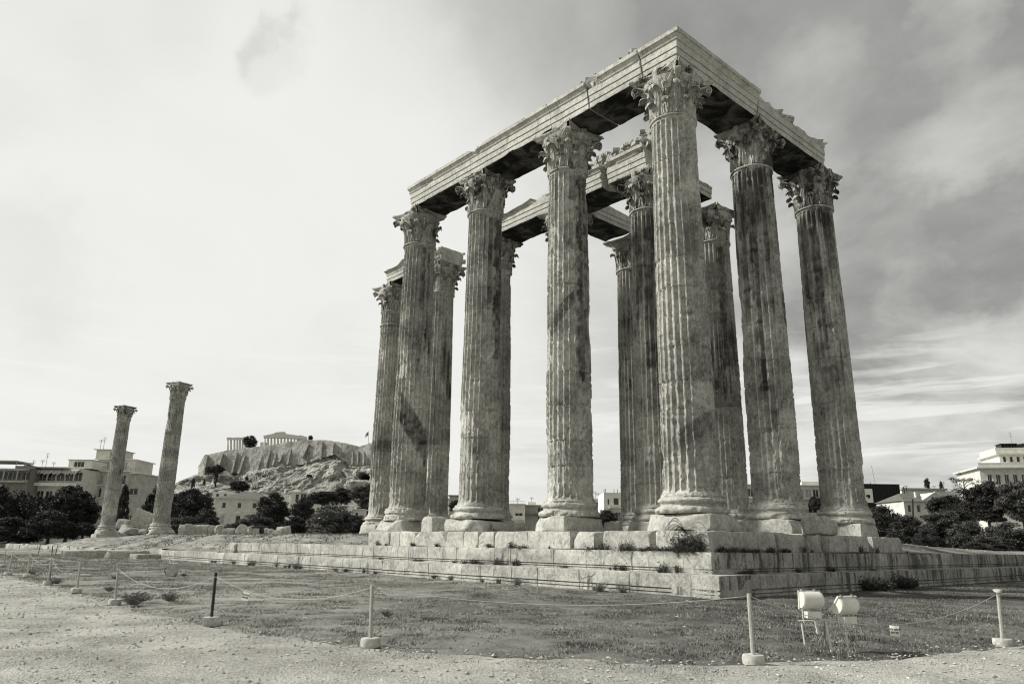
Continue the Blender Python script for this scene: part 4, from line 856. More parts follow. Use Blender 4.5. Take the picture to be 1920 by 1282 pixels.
for k, (u, v, ut, vt) in enumerate([(97, 1041, 99, 1022), (72, 1037, 76, 1020), (104, 1040, 108, 1022), (93, 1091, 97, 1044)]):
    b = atz(u, v, GZ+.05); dd = rayd(ut, vt); n = b-CP; n[2] = 0; n /= np.linalg.norm(n); t = ((b-CP)@n)/(dd@n); tp = CP+dd*t
    mb = MB(); mb.tube([b, (b+tp)/2, tp], .03 if k < 3 else .018, 6); tag(mb.build('iron_rod', M['dark_metal']), ['dark iron rod standing before the low stone wall', 'dark iron rod farthest left before the stone wall', 'short dark iron rod right of the tall dark one', 'dark rod leaning against the pale rope post'][k], 'rod')
def rope(p0, p1, sag, label, low=None, end=None):
    """catenary between two post tops; low=(u, v) bends it through that pixel"""
    n = 26; P = []
    for i in range(n):
        t = i/(n-1); q = p0*(1-t)+p1*t; q = q-np.array([0, 0, sag*4*t*(1-t)]); P.append(q)
    mb = MB(); mb.tube(P, .0046, 5); return tag(mb.build('rope', M['rope'], smooth=True), label, 'rope', 'ropes of the barrier'), P
e = np.array([0, 0, -.03]); edge_r = PT['j']+np.array([RH[0]*1.3+.3, RH[1]*1.3+.8, -.02])
rope(PT['a']+e, PT['b']+e, .12, 'short rope between the two leftmost posts'); rope(PT['b']+e, PT['c']+e, .15, 'rope between the second and third post from the left')
rope(PT['c']+e, PT['d']+e, .18, 'rope between the third post and the one beside the dark rod'); rope(PT['d']+e, PT['e']+e, .33, 'sagging rope right of the post beside the dark rod')
g1 = atz(186, 1084, GZ+.10); rope(PT['e']+e, g1, .06, 'loose rope running from a post down to the ground')
g2 = atz(70, 1072, GZ+.2); rope(PT['c']+e, g2, .03, 'loose rope end slanting down right of the third post')
_, RA = rope(PT['f']+e, PT['g']-np.array([0, 0, .06]), .30, 'long sagging rope between the shrub post and the black iron post')
_, RB = rope(PT['g']-np.array([0, 0, .06]), PT['h']+e, .26, 'rope carrying the left hand notice between iron and wooden post')
_, RC = rope(PT['h']+e, PT['i']+e, .17, 'long rope across the middle of the lawn')
_, RD = rope(PT['i']+e, PT['j']+e, .40, 'rope in front of the floodlights carrying the right hand notice')
rope(PT['j']+e, edge_r, .01, 'rope leaving the picture at the right edge')
mb = MB(); c = PT['j']
for k in range(5):
    P = [c+np.array([math.cos(t)*.045*(1+.1*k), math.sin(t)*.045*(1-.1*k), .006*math.sin(t*2+k)-.012+.008*k]) for t in np.linspace(0, 6.28, 12)]; mb.tube(P, .008, 5)
tag(mb.build('rope_knot', M['rope'], smooth=True), 'coiled knot of rope on top of the right hand post', 'knot')
def notice(u, v, ropeP, label, tilt=0., turn=.55):
    i = min(range(len(ropeP)), key=lambda k: abs(np.dot(ropeP[k]-CP, RT)/np.dot(ropeP[k]-CP, FW)-(u-960)/FOC)); p = ropeP[i]
    toC = CP-p; yaw = math.atan2(toC[1], toC[0])+math.pi/2-turn
    r = empty('notice', (p[0], p[1], p[2]-.012), yaw, label, 'sign', 'notices hung on the rope')
    m = MB(); m.box(-.062, .062, -.002, .002, -.135, 0); s = m.build('board', M['sign'], r); s.rotation_euler = (0, tilt, 0)
    for ln, (txt, zz) in enumerate((('DO NOT', -.062), ('ENTER', -.103))):
        cu = bpy.data.curves.new('t', 'FONT'); cu.body = txt; cu.size = .036; cu.align_x = 'CENTER'; cu.extrude = .0006; cu.offset = .0012
        to = bpy.data.objects.new('t', cu); COL.objects.link(to); dg = bpy.context.evaluated_depsgraph_get(); me = bpy.data.meshes.new_from_object(to.evaluated_get(dg)); COL.objects.unlink(to); bpy.data.objects.remove(to)
        me.materials.clear(); me.materials.append(M['ink']); lo = bpy.data.objects.new('lettering', me); COL.objects.link(lo); lo.parent = s; lo.rotation_euler = (math.pi/2, 0, 0); lo.location = (0, -.0030, zz)
    m = MB(); m.tube([(-.03, 0, .012), (-.03, 0, -.012)], .004, 5); m.tube([(.03, 0, .012), (.03, 0, -.012)], .004, 5); m.build('tie', M['rope'], r)
notice(463, 1118, RB, 'tilted white DO NOT ENTER notice on the rope near the black iron post', .18); notice(1672, 1185, RD, 'level white DO NOT ENTER notice on the rope right of the floodlights', .02, .30)
# ------------------------------------------------------------------ floodlights
def floodlight(loc, yaw, pitch, label, s=1.):
    """shallow barrel reflector seen from behind, gear box below, U bracket"""
    r = empty('floodlight', loc, yaw, label, 'floodlight', 'floodlights on the white stand'); w = .185*s; H = .27*s; n = 16; prof = []
    for i in range(n+1):
        t = i/n; a = -math.pi/2+math.pi*t; prof.append((-.155*s*max(0, math.cos(a))**.75, H*.5*math.sin(a)))
    mb = MB(); V = []; xs = np.linspace(-w, w, 25)
    for x in xs:
        k = 1-.10*sst(abs(x), w*.86, w); V += [(x, y*k, z*k) for y, z in prof]
    V = np.array(V); V[:, 1] -= .004*s*np.repeat((np.arange(25) % 2), n+1); cp, sp = math.cos(pitch), math.sin(pitch)
    rot = lambda A: np.stack([A[:, 0], A[:, 1]*cp-A[:, 2]*sp, A[:, 1]*sp+A[:, 2]*cp], -1)
    mb.add(rot(V), [gridf(25, n+1), np.arange(n+1), (np.arange(n+1)+24*(n+1))[::-1]]); mb.build('reflector_housing', M['white_paint'], r, smooth=False)
    f = MB(); t = .012*s
    for x0, x1, z0, z1 in ((-w-.012*s, w+.012*s, H*.5, H*.5+t), (-w-.012*s, w+.012*s, -H*.5-t, -H*.5), (-w-.012*s, -w+.002, -H*.5, H*.5), (w-.002, w+.012*s, -H*.5, H*.5)): f.box(x0, x1, -.002, .022*s, z0, z1)
    for V_ in f.V: V_[:] = rot(V_)
    f.build('front_frame', M['white_paint'], r); gl = MB(); gl.box(-w, w, .004, .010, -H*.5, H*.5); gl.V[0][:] = rot(gl.V[0]); gl.build('glass', M['glass'], r)
    cl = MB()
    for x in (-w*.68, w*.55): cl.box(x-.012, x+.012, -.01, .03, H*.5+t, H*.5+t+.018)
    for V_ in cl.V: V_[:] = rot(V_)
    cl.build('latch', M['grey_metal'], r)
    gz = -H*.5-.03; g_ = MB(); P, F = blockV(.26*s, .12*s, .115*s, n=6, rnd=.015, amp=.0, cuts=0, seed=1); g_.add(P+np.array([0, -.06*s, gz-.115*s]), F); gb = g_.build('gear_box', M['white_paint'], r, smooth=True)
    b = MB(); b.tube([(-w*.90, -.03, -.03), (-w*.92, -.03, gz-.07), (-w*.86, -.03, gz-.15), (-w*.70, -.03, gz-.185), (w*.5, -.03, gz-.185), (w*.74, -.03, gz-.15), (w*.78, -.03, gz-.07), (w*.9, -.03, -.03)], .008*s, 6); b.build('bracket', M['white_paint'], r)
    return r
D1 = 12.2
p1 = atz(1519, 1130, -2.36) if False else atd(1518, 1124, 10.9); p2 = atd(1581, 1132, 10.9)
floodlight(p1, YAW+.16, .06, 'left floodlight, upright white ribbed housing with a gear box below', .84); floodlight(p2, YAW+.44, .68, 'right floodlight, tilted white ribbed housing with slanting glass', .92)
def lampstand():
    r = empty('floodlight_stand', atd(1550, 1205, 10.9), YAW, 'white rusty angle iron stand carrying both floodlights', 'stand'); o = np.array(r.location)
    def L(u, v, dd=0): p = atd(u, v, 10.9+dd)-o; return rotz(p, -YAW)
    for nm, pts, rad in (('leg', [(1503, 1168), (1509, 1208)], .011), ('leg', [(1584, 1162), (1590, 1214)], .011)):
        m = MB(); m.tube([L(*q) for q in pts], rad, 6); m.build(nm, M['white_paint'], r)
    for (a, b_, w) in (((1547, 1161), (1561, 1222), .03), ((1530, 1163), (1535, 1188), .028), ((1545, 1163), (1549, 1210), .018)):
        m = MB(); A, B = L(*a), L(*b_); V = []
        for p in (A, B): V += [p+np.array([-w/2, 0, 0]), p+np.array([w/2, 0, 0]), p+np.array([w/2, .03, 0]), p+np.array([-w/2, .03, 0])]
        m.add(np.array(V), [gridf(2, 4, True), np.array([0, 1, 2, 3]), np.array([7, 6, 5, 4])]); m.build('leg', M['white_paint'] if w != .018 else M['grey_metal'], r)
    m = MB(); m.tube([L(1498, 1163), L(1540, 1162), L(1588, 1160)], .010, 6); m.build('rail', M['white_paint'], r)
    m = MB(); m.tube([L(1508, 1170), L(1514, 1186), L(1524, 1198), L(1534, 1204), L(1541, 1190)], .0045, 5); m.tube([L(1558, 1162), L(1567, 1180), L(1562, 1208)], .004, 5); m.build('cable', M['white_paint'], r)
lampstand()
# the broken lawn lamp and the dark spotlight on the mound
p = atz(322, 1080, GZ+.05); r = empty('lawn_lamp', p, YAW, 'broken lamp box with a thin slanting rod standing in the dry lawn', 'lamp')
P, F = blockV(.34, .26, .48, n=6, rnd=.02, amp=.02, cuts=2, seed=4); MB().add(P, F).build('box', M['concrete'], r); m = MB(); m.tube([(-.10, 0, .42), (-.30, 0, .98)], .018, 6); m.tube([(-.10, 0, .42), (.05, 0, .60)], .015, 6); m.build('rod', M['white_paint'], r); m = MB(); m.tube([(-.2, 0, 0), (-.28, -.05, .2), (-.12, -.05, .45)], .014, 6); m.build('cable', M['dark_metal'], r)
p = atd(485, 1009, 58); r = empty('spotlight', (p[0], p[1], -1.42), YAW-.3, 'small dark spotlight box tilted on the brow of the mound', 'floodlight'); P, F = blockV(.85, .35, .75, n=6, rnd=.04, amp=.0, cuts=0); P = np.stack([P[:, 0], P[:, 1]-.35*P[:, 2], P[:, 2]+.15], -1); MB().add(P, F).build('housing', M['dark_metal'], r); m = MB(); m.box(-.3, .3, -.36-.10, -.36-.04, .35, .75); m.build('glass', M['grey_metal'], r)
# ------------------------------------------------------------------ trees
def ico(sub=2):
    import bmesh
    bm = bmesh.new(); bmesh.ops.create_icosphere(bm, subdivisions=sub, radius=1.); bm.verts.ensure_lookup_table(); V = np.array([v.co[:] for v in bm.verts]); F = np.array([[v.index for v in f.verts] for f in bm.faces]); bm.free(); return V, F
ICO = ico(3)
def crown_mesh(kind, seed, nclump, nleaf, leaf, mat):
    rr = np.random.RandomState(seed); mb = MB(); cl = []
    while len(cl) < nclump:
        p = rr.normal(size=3); p /= np.linalg.norm(p); r = rr.uniform(.35, 1.)**.45
        if kind == 'cypress': z = rr.uniform(-1, 1); w = (1-((z+.25)/1.25)**2 if z > -.25 else 1-((z+.25)/.85)**2*.6)**.6 if abs(z) < 1 else 0; a = rr.uniform(0, 6.28); q = np.array([math.cos(a)*w*.8*rr.uniform(.5, 1), math.sin(a)*w*.8*rr.uniform(.5, 1), z]); cr = .17
        elif kind == 'pine':
            q = p*r*.84*(1+.4*fbm((p*1.9+seed)[None], 2, seed)[0]); cr = rr.uniform(.20, .33)
        elif kind == 'bush': p[2] = abs(p[2])*1.; q = p*r*np.array([.9, .9, .85]); q[2] = q[2]*1.9-1+.1; cr = .24
        else:
            q = p*r*.86; 
            if q[2] < -.55 and rr.rand() < .7: continue
            n = fbm((p*1.6+seed)[None], 2, seed)[0]; q = q*(1+.35*n); cr = rr.uniform(.16, .28)
        cl.append((q, cr, rr.uniform(-.22, .22)))
    for q, cr, tone in cl:
        n = nleaf; d = rr.normal(size=(n, 3)); d /= np.linalg.norm(d, axis=1, keepdims=True); d[:, 2] = d[:, 2]*.8+.08
        rad = cr*rr.uniform(.35, 1.15, (n, 1)); c = q+d*rad*np.array([1, 1, .75 if kind != 'pine' else .5])
        a = rr.normal(size=(n, 3)); a /= np.linalg.norm(a, axis=1, keepdims=True); b = np.cross(a, rr.normal(size=(n, 3))); b /= np.linalg.norm(b, axis=1, keepdims=True)
        s = leaf*rr.uniform(.5, 1.3, (n, 1)); L = 1.7 if kind == 'pine' else 1.25
        V = np.stack([c-a*s*L, c+b*s*.6, c+a*s*L, c-b*s*.6], 1).reshape(-1, 3); F = np.arange(n*4).reshape(-1, 4); mb.add(V, F, np.repeat(tone+rr.uniform(-.15, .15, n), 4))
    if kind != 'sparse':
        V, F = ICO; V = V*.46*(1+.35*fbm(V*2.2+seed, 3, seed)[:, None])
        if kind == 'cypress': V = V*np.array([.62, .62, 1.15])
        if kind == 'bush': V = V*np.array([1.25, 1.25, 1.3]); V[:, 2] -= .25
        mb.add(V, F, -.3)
    o = mb.build('crown', M[mat], None, smooth=False, attr=True); return o
def make_tree(kind, seed, mat, nclump=70, nleaf=75, leaf=.05, trunk=True):
    r = empty('tree'); cr = crown_mesh(kind, seed, nclump, nleaf, leaf, mat); cr.parent = r; rr = np.random.RandomState(seed); mb = MB()
    tz = -1.0
    mb.tube([(0, 0, tz-.45), (.01, .02, tz), (-.02, .03, -.5), (.03, 0, .1), (.02, .02, .5 if kind != 'cypress' else .1)], [.075, .06, .05, .03, .012], 8)
    if kind != 'cypress':
        for k in range(7):
            a = rr.uniform(0, 6.28); z0 = rr.uniform(-.8, .1); e = np.array([math.cos(a)*.65, math.sin(a)*.65, z0+rr.uniform(.25, .6)]); mb.tube([(0, 0, z0), e*.5+np.array([0, 0, z0*.5+.04]), e], [.032, .02, .008], 6)
    if trunk: mb.build('trunk', M['bark'], r, smooth=True)
    return r
PROTO = {k: make_tree(*a) for k, a in dict(
    broad=('broad', 1, 'leaf_dark', 120, 170, .036), broad2=('broad', 2, 'leaf_dark', 110, 170, .036), mid=('broad', 3, 'leaf_mid', 110, 170, .036), bush=('bush', 4, 'leaf_mid', 130, 170, .036), bushd=('bush', 5, 'leaf_dark', 130, 170, .036),
    cypress=('cypress', 6, 'leaf_dark', 110, 90, .045), pine=('pine', 7, 'leaf_dark', 110, 180, .036), pinem=('pine', 8, 'leaf_mid', 110, 180, .036), sparse=('sparse', 9, 'leaf_pale', 46, 42, .036), pale=('bush', 10, 'leaf_pale', 120, 130, .040)).items()}
used_p = set()
def tree(u, vt, vb, w, D, kind, label, group, cat='tree', zb=None, trunkz=None):
    """a tree whose crown spans pixels vt..vb and w pixels across, D metres away"""
    top = atd(u, vt, D); bot = atd(u, vb, D); zt, z0 = top[2], bot[2]; H = zt-z0; c = (top+bot)/2; R = w*D/FOC/2
    o = PROTO[kind] if kind not in used_p else copy_tree(PROTO[kind]); used_p.add(kind)
    o.location = (c[0], c[1], (zt+z0)/2); o.scale = (R, R, H/2/1.02); o.rotation_euler = (0, 0, random.uniform(0, 6.28)); o.name = {'bush': 'bush', 'bushd': 'bush', 'pale': 'bush', 'cypress': 'cypress_tree', 'pine': 'pine_tree', 'pinem': 'pine_tree'}.get(kind, 'tree')
    return tag(o, label, cat, group)
GL, GM, GR = 'trees left of the lone columns', 'trees below the rocky hill', 'trees at the right beyond the platform'
for a in [(-10, 902, 1022, 120, 112, 'broad', 'big dark leafy tree cut by the left edge of the photo', GL), (60, 918, 1016, 120, 118, 'mid', 'leafy tree with paler top, second from the left', GL), (130, 909, 1008, 105, 110, 'broad2', 'large dark tree in front of the long balcony building', GL), (160, 925, 1004, 44, 114, 'broad', 'dark tree touching the left of the farther lone column', GL), (95, 950, 1012, 90, 104, 'bushd', 'low dark undergrowth tree beneath the large dark tree', GL), (20, 962, 1018, 100, 104, 'bushd', 'low dark undergrowth at the far left behind the wall', GL), (158, 976, 1006, 50, 106, 'bushd', 'low dark bush left of the base of the farther lone column', GL), (230, 910, 1003, 28, 104, 'cypress', 'tall black cypress between the lone columns', GL),
    (297, 906, 1000, 52, 130, 'broad2', 'dark tree right behind the gap between the lone columns', GL), (283, 940, 1004, 34, 125, 'broad', 'lower dark tree just right of the apartment block', GL), (330, 916, 985, 55, 140, 'mid', 'mid grey tree just right of the taller lone column', GM), (367, 912, 985, 62, 135, 'broad', 'rounded dark tree left of the villa', GM), (388, 948, 1000, 45, 128, 'mid', 'tree overlapping the left corner of the villa', GM), (345, 962, 1003, 80, 124, 'bush', 'clipped hedge like bush behind the coin stack of drums', GM), (395, 965, 1003, 40, 123, 'bushd', 'dark bush below the villa left corner', GM),
    (512, 922, 1003, 66, 150, 'broad2', 'dense dark round tree hiding the right half of the villa', GM), (478, 958, 1006, 90, 126, 'bush', 'wide grey green bush before the villa', GM), (440, 975, 1006, 50, 125, 'bush', 'small bush under the villa door', GM), (568, 928, 990, 42, 150, 'broad', 'narrow dark tree below the white terrace house', GM), (552, 962, 1005, 60, 130, 'bushd', 'dark bush between the round tree and the feathery one', GM), (625, 934, 1008, 96, 128, 'pale', 'big feathery pale domed tree left of the temple', GM), (668, 960, 1008, 62, 126, 'bushd', 'dark bush touching the westernmost temple column', GM), (606, 918, 950, 60, 230, 'broad', 'dark trees clump at the foot of the cliff left part', GM), (640, 914, 948, 50, 240, 'broad2', 'dark tree at the foot of the cliff beside the boulder', GM), (680, 905, 950, 60, 235, 'mid', 'tree growing under the dark cave', GM), (598, 990, 1010, 60, 120, 'pale', 'low sparse bush at the brow near the slab', GM), (695, 930, 985, 50, 200, 'broad', 'tree behind the westernmost temple column', GM),
    (1655, 938, 1020, 88, 78, 'bushd', 'big dense dark bush right of the rightmost column', GR), (1700, 958, 1024, 80, 74, 'bushd', 'dark bush mass right of the dense one', GR), (1772, 926, 975, 70, 92, 'broad', 'dark tree hiding the gable house corner', GR), (1765, 950, 1028, 70, 76, 'pinem', 'feathery mid tone pine in the middle of the right hand trees', GR), (1812, 940, 985, 56, 88, 'broad2', 'dark round tree right of the feathery pine', GR), (1808, 884, 935, 56, 130, 'sparse', 'thin airy tree with see through branches against the sky', GR), (1850, 896, 990, 84, 84, 'pine', 'layered dark pine in front of the hotel', GR), (1912, 893, 985, 76, 80, 'pinem', 'layered pine cut by the right edge of the photo', GR), (1890, 905, 960, 40, 86, 'broad', 'dark tree between the two layered pines', GR), (1815, 968, 1034, 80, 72, 'bush', 'grey bush below the airy tree', GR), (1885, 970, 1040, 100, 68, 'bush', 'wide grey bush at the lower right of the tree group', GR), (1738, 985, 1032, 60, 70, 'bushd', 'dark low bush at the foot of the right hand trees', GR), (1850, 1005, 1042, 90, 64, 'bushd', 'low dark bush nearest the dirt slope at right', GR), (1945, 985, 1045, 80, 66, 'bushd', 'dark bush leaving the picture at right', GR),
    (1738, 894, 918, 10, 260, 'pine', 'small pointed conifer on the skyline above the flat roof', GR), (1765, 902, 920, 9, 262, 'cypress', 'small rounded cypress on the skyline above the flat roof', GR), (1825, 883, 905, 8, 262, 'cypress', 'tiny cypress beside the airy tree top', GR), (855, 935, 962, 26, 170, 'broad', 'dark tree seen between the end column and the third column', GM), (1135, 955, 990, 50, 150, 'broad2', 'dark tree seen between the second column and the inner columns', GM), (1120, 963, 992, 34, 140, 'bushd', 'dark bush seen just right of the second column base', GM), (1530, 928, 960, 24, 150, 'broad', 'dark small tree between the two right hand columns', GR)]:
    tree(*a)
# ------------------------------------------------------------------ buildings
def bld(name, u0, u1, vt, D, depth, label, rot=0., cat='building', zb=-4.):
    la, z1 = lat_z(u0, vt, D); lb, _ = lat_z(u1, vt, D); o = atd3(la, D, 0)
    r = empty(name, (o[0], o[1], zb), YAW+rot, label, cat); return r, (lb-la)/math.cos(rot), z1-zb
def X2(r, u, D): # local x of a pixel column for an unrotated building
    la, _ = lat_z(u, 930, D); o = np.array(r.location); return la-(o-np.array([CP[0], CP[1], 0]))@RH
def Z2(r, u, v, D): return lat_z(u, v, D)[1]-r.location[2]
def wall_box(r, x0, x1, y0, y1, z0, z1, mat, holes=(), name='wall', pane='glass', reveal=.22, side=None, frame='plaster_c', wname='window'):
    """a box whose front face has real openings; each opening gets a framed window part with its pane"""
    mb = MB(); xs = sorted({x0, x1}|{h[0] for h in holes}|{h[1] for h in holes}); zs = sorted({z0, z1}|{h[2] for h in holes}|{h[3] for h in holes})
    for i in range(len(xs)-1):
        for j in range(len(zs)-1):
            cx, cz = (xs[i]+xs[i+1])/2, (zs[j]+zs[j+1])/2
            if any(h[0] < cx < h[1] and h[2] < cz < h[3] for h in holes): continue
            mb.add([(xs[i], y0, zs[j]), (xs[i+1], y0, zs[j]), (xs[i+1], y0, zs[j+1]), (xs[i], y0, zs[j+1])], np.array([[0, 1, 2, 3]]))
    mb.add([(x0, y0, z0), (x1, y0, z0), (x1, y1, z0), (x0, y1, z0), (x0, y0, z1), (x1, y0, z1), (x1, y1, z1), (x0, y1, z1)], np.array([[1, 2, 6, 5], [2, 3, 7, 6], [3, 0, 4, 7], [4, 5, 6, 7]]))
    for h in holes:
        a, b, c, d = h[:4]; e = y0+reveal; mb.add([(a, y0, c), (b, y0, c), (b, y0, d), (a, y0, d), (a, e, c), (b, e, c), (b, e, d), (a, e, d)], np.array([[0, 1, 5, 4], [1, 2, 6, 5], [2, 3, 7, 6], [3, 0, 4, 7]]))
    w = mb.build(name, M[mat], r)
    for h in holes:
        a, b, c, d = h[:4]; k = h[4] if len(h) > 4 else pane; f = MB(); t = .07; e = y0+reveal-.04
        f.box(a, a+t, e-.05, e, c, d); f.box(b-t, b, e-.05, e, c, d); f.box(a+t, b-t, e-.05, e, d-t, d); f.box(a+t, b-t, e-.05, e, c, c+t)
        if b-a > 1.1: 
            n = int((b-a)/1.1)+1
            for q in range(1, n): x = a+(b-a)*q/n; f.box(x-.04, x+.04, e-.05, e, c+t, d-t)
        wf = f.build(wname, M[frame], r); p = MB(); p.box(a+.01, b-.01, e+.003, e+.03, c+.01, d-.01); p.build('shutter' if k == 'shutter' else 'pane', M[k], wf)
    return w
def part(r, name, mat, boxes=(), tubes=(), parent=None, smooth=False):
    m = MB()
    for b in boxes: m.box(*b)
    for t in tubes: m.tube(t[0], t[1], 5)
    return m.build(name, M[mat], parent or r, smooth=smooth)
def balcony(r, x0, x1, y0, z, dep=1.2, h=1.0, solid=False, mat='plaster_c'):
    b = part(r, 'balcony', mat, [(x0, x1, y0-dep, y0-.003, z-.16, z)])
    if solid: part(r, 'railing', mat, [(x0, x1, y0-dep-.05, y0-dep+.04, z+.003, z+h)], parent=b)
    else:
        bs = [(x0, x1, y0-dep, y0-dep+.04, z+h-.05, z+h)]+[(x, x+.05, y0-dep+.003, y0-dep+.037, z+.003, z+h-.053) for x in np.arange(x0, x1, .38)]
        part(r, 'railing', 'grey_metal', bs, parent=b)
    return b
def antenna(r, x, y, z, h):
    part(r, 'antenna', 'grey_metal', [], [([(x, y, z), (x, y, z+h)], .05)]+[([(x-.5, y, z+h*q), (x+.5, y, z+h*q)], .03) for q in (.7, .82, .94)])
def grid_windows(xs, zs, w, h, kinds=('glass',)):
    out = []; k = 0
    for z in zs:
        for x in xs: out.append((x-w/2, x+w/2, z, z+h, kinds[k % len(kinds)])); k += 1
    return out
# apartment block behind the farther lone column
D = 180
r, w, h = bld('apartment_building', 162, 246, 884, D, 12, 'pale stepped apartment block with shallow balconies behind the farther lone column')
fl = [h-3.1*k for k in range(1, 8)]
wall_box(r, 0, w, 0, 12, 0, h, 'plaster_a', grid_windows([w*.12, w*.34, w*.60, w*.84], [z+.25 for z in fl if z > 0], 1.25, 2.15, ('glass', 'shutter', 'shutter', 'glass', 'shutter')))
part(r, 'roof', 'plaster_c', [(-.3, w+.3, -1.3, 12.2, h+.003, h+.25)])
for z in fl[:6]: balcony(r, .3, w*.45, 0, z, 1.2, .95); balcony(r, w*.55, w-.1, 0, z, 1.2, .95)
wall_box(r, 1.2, w-.2, 2., 11, h+.253, h+3.1, 'plaster_a', [(2.2, 5.2, h+.6, h+2.7, 'shutter'), (6.4, 8.6, h+.6, h+2.6, 'shutter')], 'upper_storey')
part(r, 'upper_roof', 'plaster_c', [(.8, w+.3, 1.2, 11.3, h+3.103, h+3.3)])
wall_box(r, 0, 5.6, 3., 10, h+3.303, h+5.6, 'plaster_a', [(3.4, 4.3, h+3.6, h+5.2, 'glass')], 'penthouse'); part(r, 'penthouse_roof', 'plaster_b', [(-.5, 6.0, 2.4, 10.3, h+5.603, h+5.75)])
part(r, 'side_pier', 'plaster_b', [(-1.7, -.003, .2, 10, 0, h+1.2)]); part(r, 'side_pier', 'plaster_a', [(-2.6, -1.703, .8, 10, 0, h+1.0)])
wall_box(r, w+.003, w+3.0, -.6, 11, 0, h-.4, 'plaster_b', grid_windows([w+1.5], [z+.9 for z in fl if z > 0], 2.0, 1.5, ('shutter', 'glass')), 'corner_bay'); part(r, 'bay_roof', 'plaster_c', [(w+.31, w+3.5, -1.2, 11.2, h-.397, h-.2)])
for x, hh in ((1., 3.2), (.2, 2.6), (5.2, 1.2)): antenna(r, x, 4, h+5.75, hh)
part(r, 'roof_railing', 'grey_metal', [(w*.3, w+3., -1.1, -1.05, h+1.0, h+1.06)]+[(x, x+.05, -1.1, -1.05, h+.255, h+.997) for x in np.arange(w*.3, w+3, .6)])
# long terrace building
D = 172
r, w, h = bld('terrace_building', 56, 156, 873, D, 12, 'long low terrace building with draped awnings and a white balcony band')
H1 = Z2(r, 100, 910, D); H2 = Z2(r, 100, 903, D)
wall_box(r, 0, w, 0, 12, 0, h-.5, 'plaster_a', [(.4+2.05*k, 2.2+2.05*k, H2+.2, H2+2.2, 'glass') for k in range(6)]+[(.6+2.05*k, 2.2+2.05*k, H1-3.0, H1-1.2, 'glass') for k in range(6)])
balcony(r, -.2, w, 0, H2-.3, 1.5, 1.0); part(r, 'balcony_band', 'plaster_c', [(-.2, w, -1.6, -1.503, H1-.2, H2-.35)])
part(r, 'roof', 'plaster_a', [(-.3, w*.75, -1.2, 12, h-.497, h-.25)])
for k, (a, b) in enumerate([(.2, 3.3), (3.4, 8.2), (8.4, 11.9)]):
    m = MB(); n = 14; V = []
    for i in range(n+1):
        x = a+(b-a)*i/n; s = .25*math.sin(i*2.1+k)+(.0 if k == 0 else .25*abs(math.sin(i/n*6))); V += [(x, 0, h-.6), (x, -1.2, h-1.1-s*.3), (x, -1.35, h-1.7-s)]
    m.add(np.array(V), gridf(n+1, 3)); m.build('awning', M['awning'], r)
wall_box(r, X2(r, 106, D), X2(r, 152, D), 2.5, 9, h-.247, h+1.7, 'plaster_c', [(X2(r, 116, D), X2(r, 136, D), h+.1, h+1.4, 'glass')], 'rooftop_room'); part(r, 'rooftop_slab', 'plaster_b', [(X2(r, 104, D), X2(r, 153, D), 2.2, 9.2, h+1.703, h+1.85)])
for x, hh in ((1.8, 3.6), (.9, 2.), (3.6, 1.5)): antenna(r, x, 3, h-.25, hh)
# dark glazed building at the left edge
D = 168
r, w, h = bld('glazed_building', -60, 56, 878, D, 12, 'dark glazed terrace building with a rooftop canopy at the left edge')
z2 = Z2(r, 20, 900, D); wall_box(r, 0, w, 0, 12, 0, h, 'plaster_d', [(.3+2.0*k, 2.1+2.0*k, z2+.1, h-.5, 'glass') for k in range(7)])
part(r, 'slab', 'plaster_b', [(-.2, w, -1.4, -.003, z2-.5, z2-.15)]); part(r, 'slab', 'plaster_b', [(-.2, w, -1.4, -.003, h-.35, h+.05)]); part(r, 'column', 'plaster_b', [(3.0, 3.2, -1.3, -1.1, z2-.147, h-.353)]); part(r, 'column', 'plaster_b', [(9.0, 9.2, -1.3, -1.1, z2-.147, h-.353)]); part(r, 'column', 'plaster_b', [(12.0, 12.2, -1.3, -1.1, z2-.147, h-.353)])
part(r, 'canopy', 'plaster_b', [(2, X2(r, 20, D), -.5, 6, h+1.6, h+1.9)], [([(X2(r, 19, D), 0, h), (X2(r, 19, D), 0, h+1.6)], .08), ([(5, 0, h), (5, 0, h+1.6)], .08)])
m = MB(); m.lathe([(.05, 1.3), (.9, 1.1), (1.15, .5), (1.2, 0)], 14, X2(r, 32, D), 2); o = m.build('roof_tank', M['dark_metal'], r, smooth=True); o.location.z = h
part(r, 'planter', 'grey_metal', [(X2(r, 20, D), X2(r, 55, D), -.2, .6, h+.053, h+.75)]); antenna(r, X2(r, 46, D), 1, h, 2.2)
# villa with hipped roof
D = 165
r, w, h = bld('villa', 404, 500, 935, D, 10, 'two storey pale villa with hipped tile roof and a pedimented window', cat='house')
za, zb_, zc, zd = [Z2(r, 450, v, D) for v in (952.5, 942, 982, 966)]
xw = [X2(r, u, D) for u in (421.5, 450.5, 478.5)]
wall_box(r, 0, w, 0, 10, 0, h, 'plaster_a', [(x-.42, x+.42, za, zb_, 'glass') for x in xw]+[(xw[0]-.45, xw[0]+.45, zc, zd, 'shutter'), (xw[1]-.5, xw[1]+.5, zc, zd, 'glass'), (xw[2]-.45, xw[2]+.45, zc, zd, 'shutter')])
part(r, 'cornice', 'plaster_c', [(-.45, w+.45, -.45, 10.45, h+.003, h+.16)]); part(r, 'string_course', 'plaster_c', [(-.02, w, -.10, -.003, za-.65, za-.50)])
part(r, 'window_hood', 'plaster_c', [(xw[0]-.8, xw[0]+.8, -.25, -.003, zd+.35, zd+.50)])
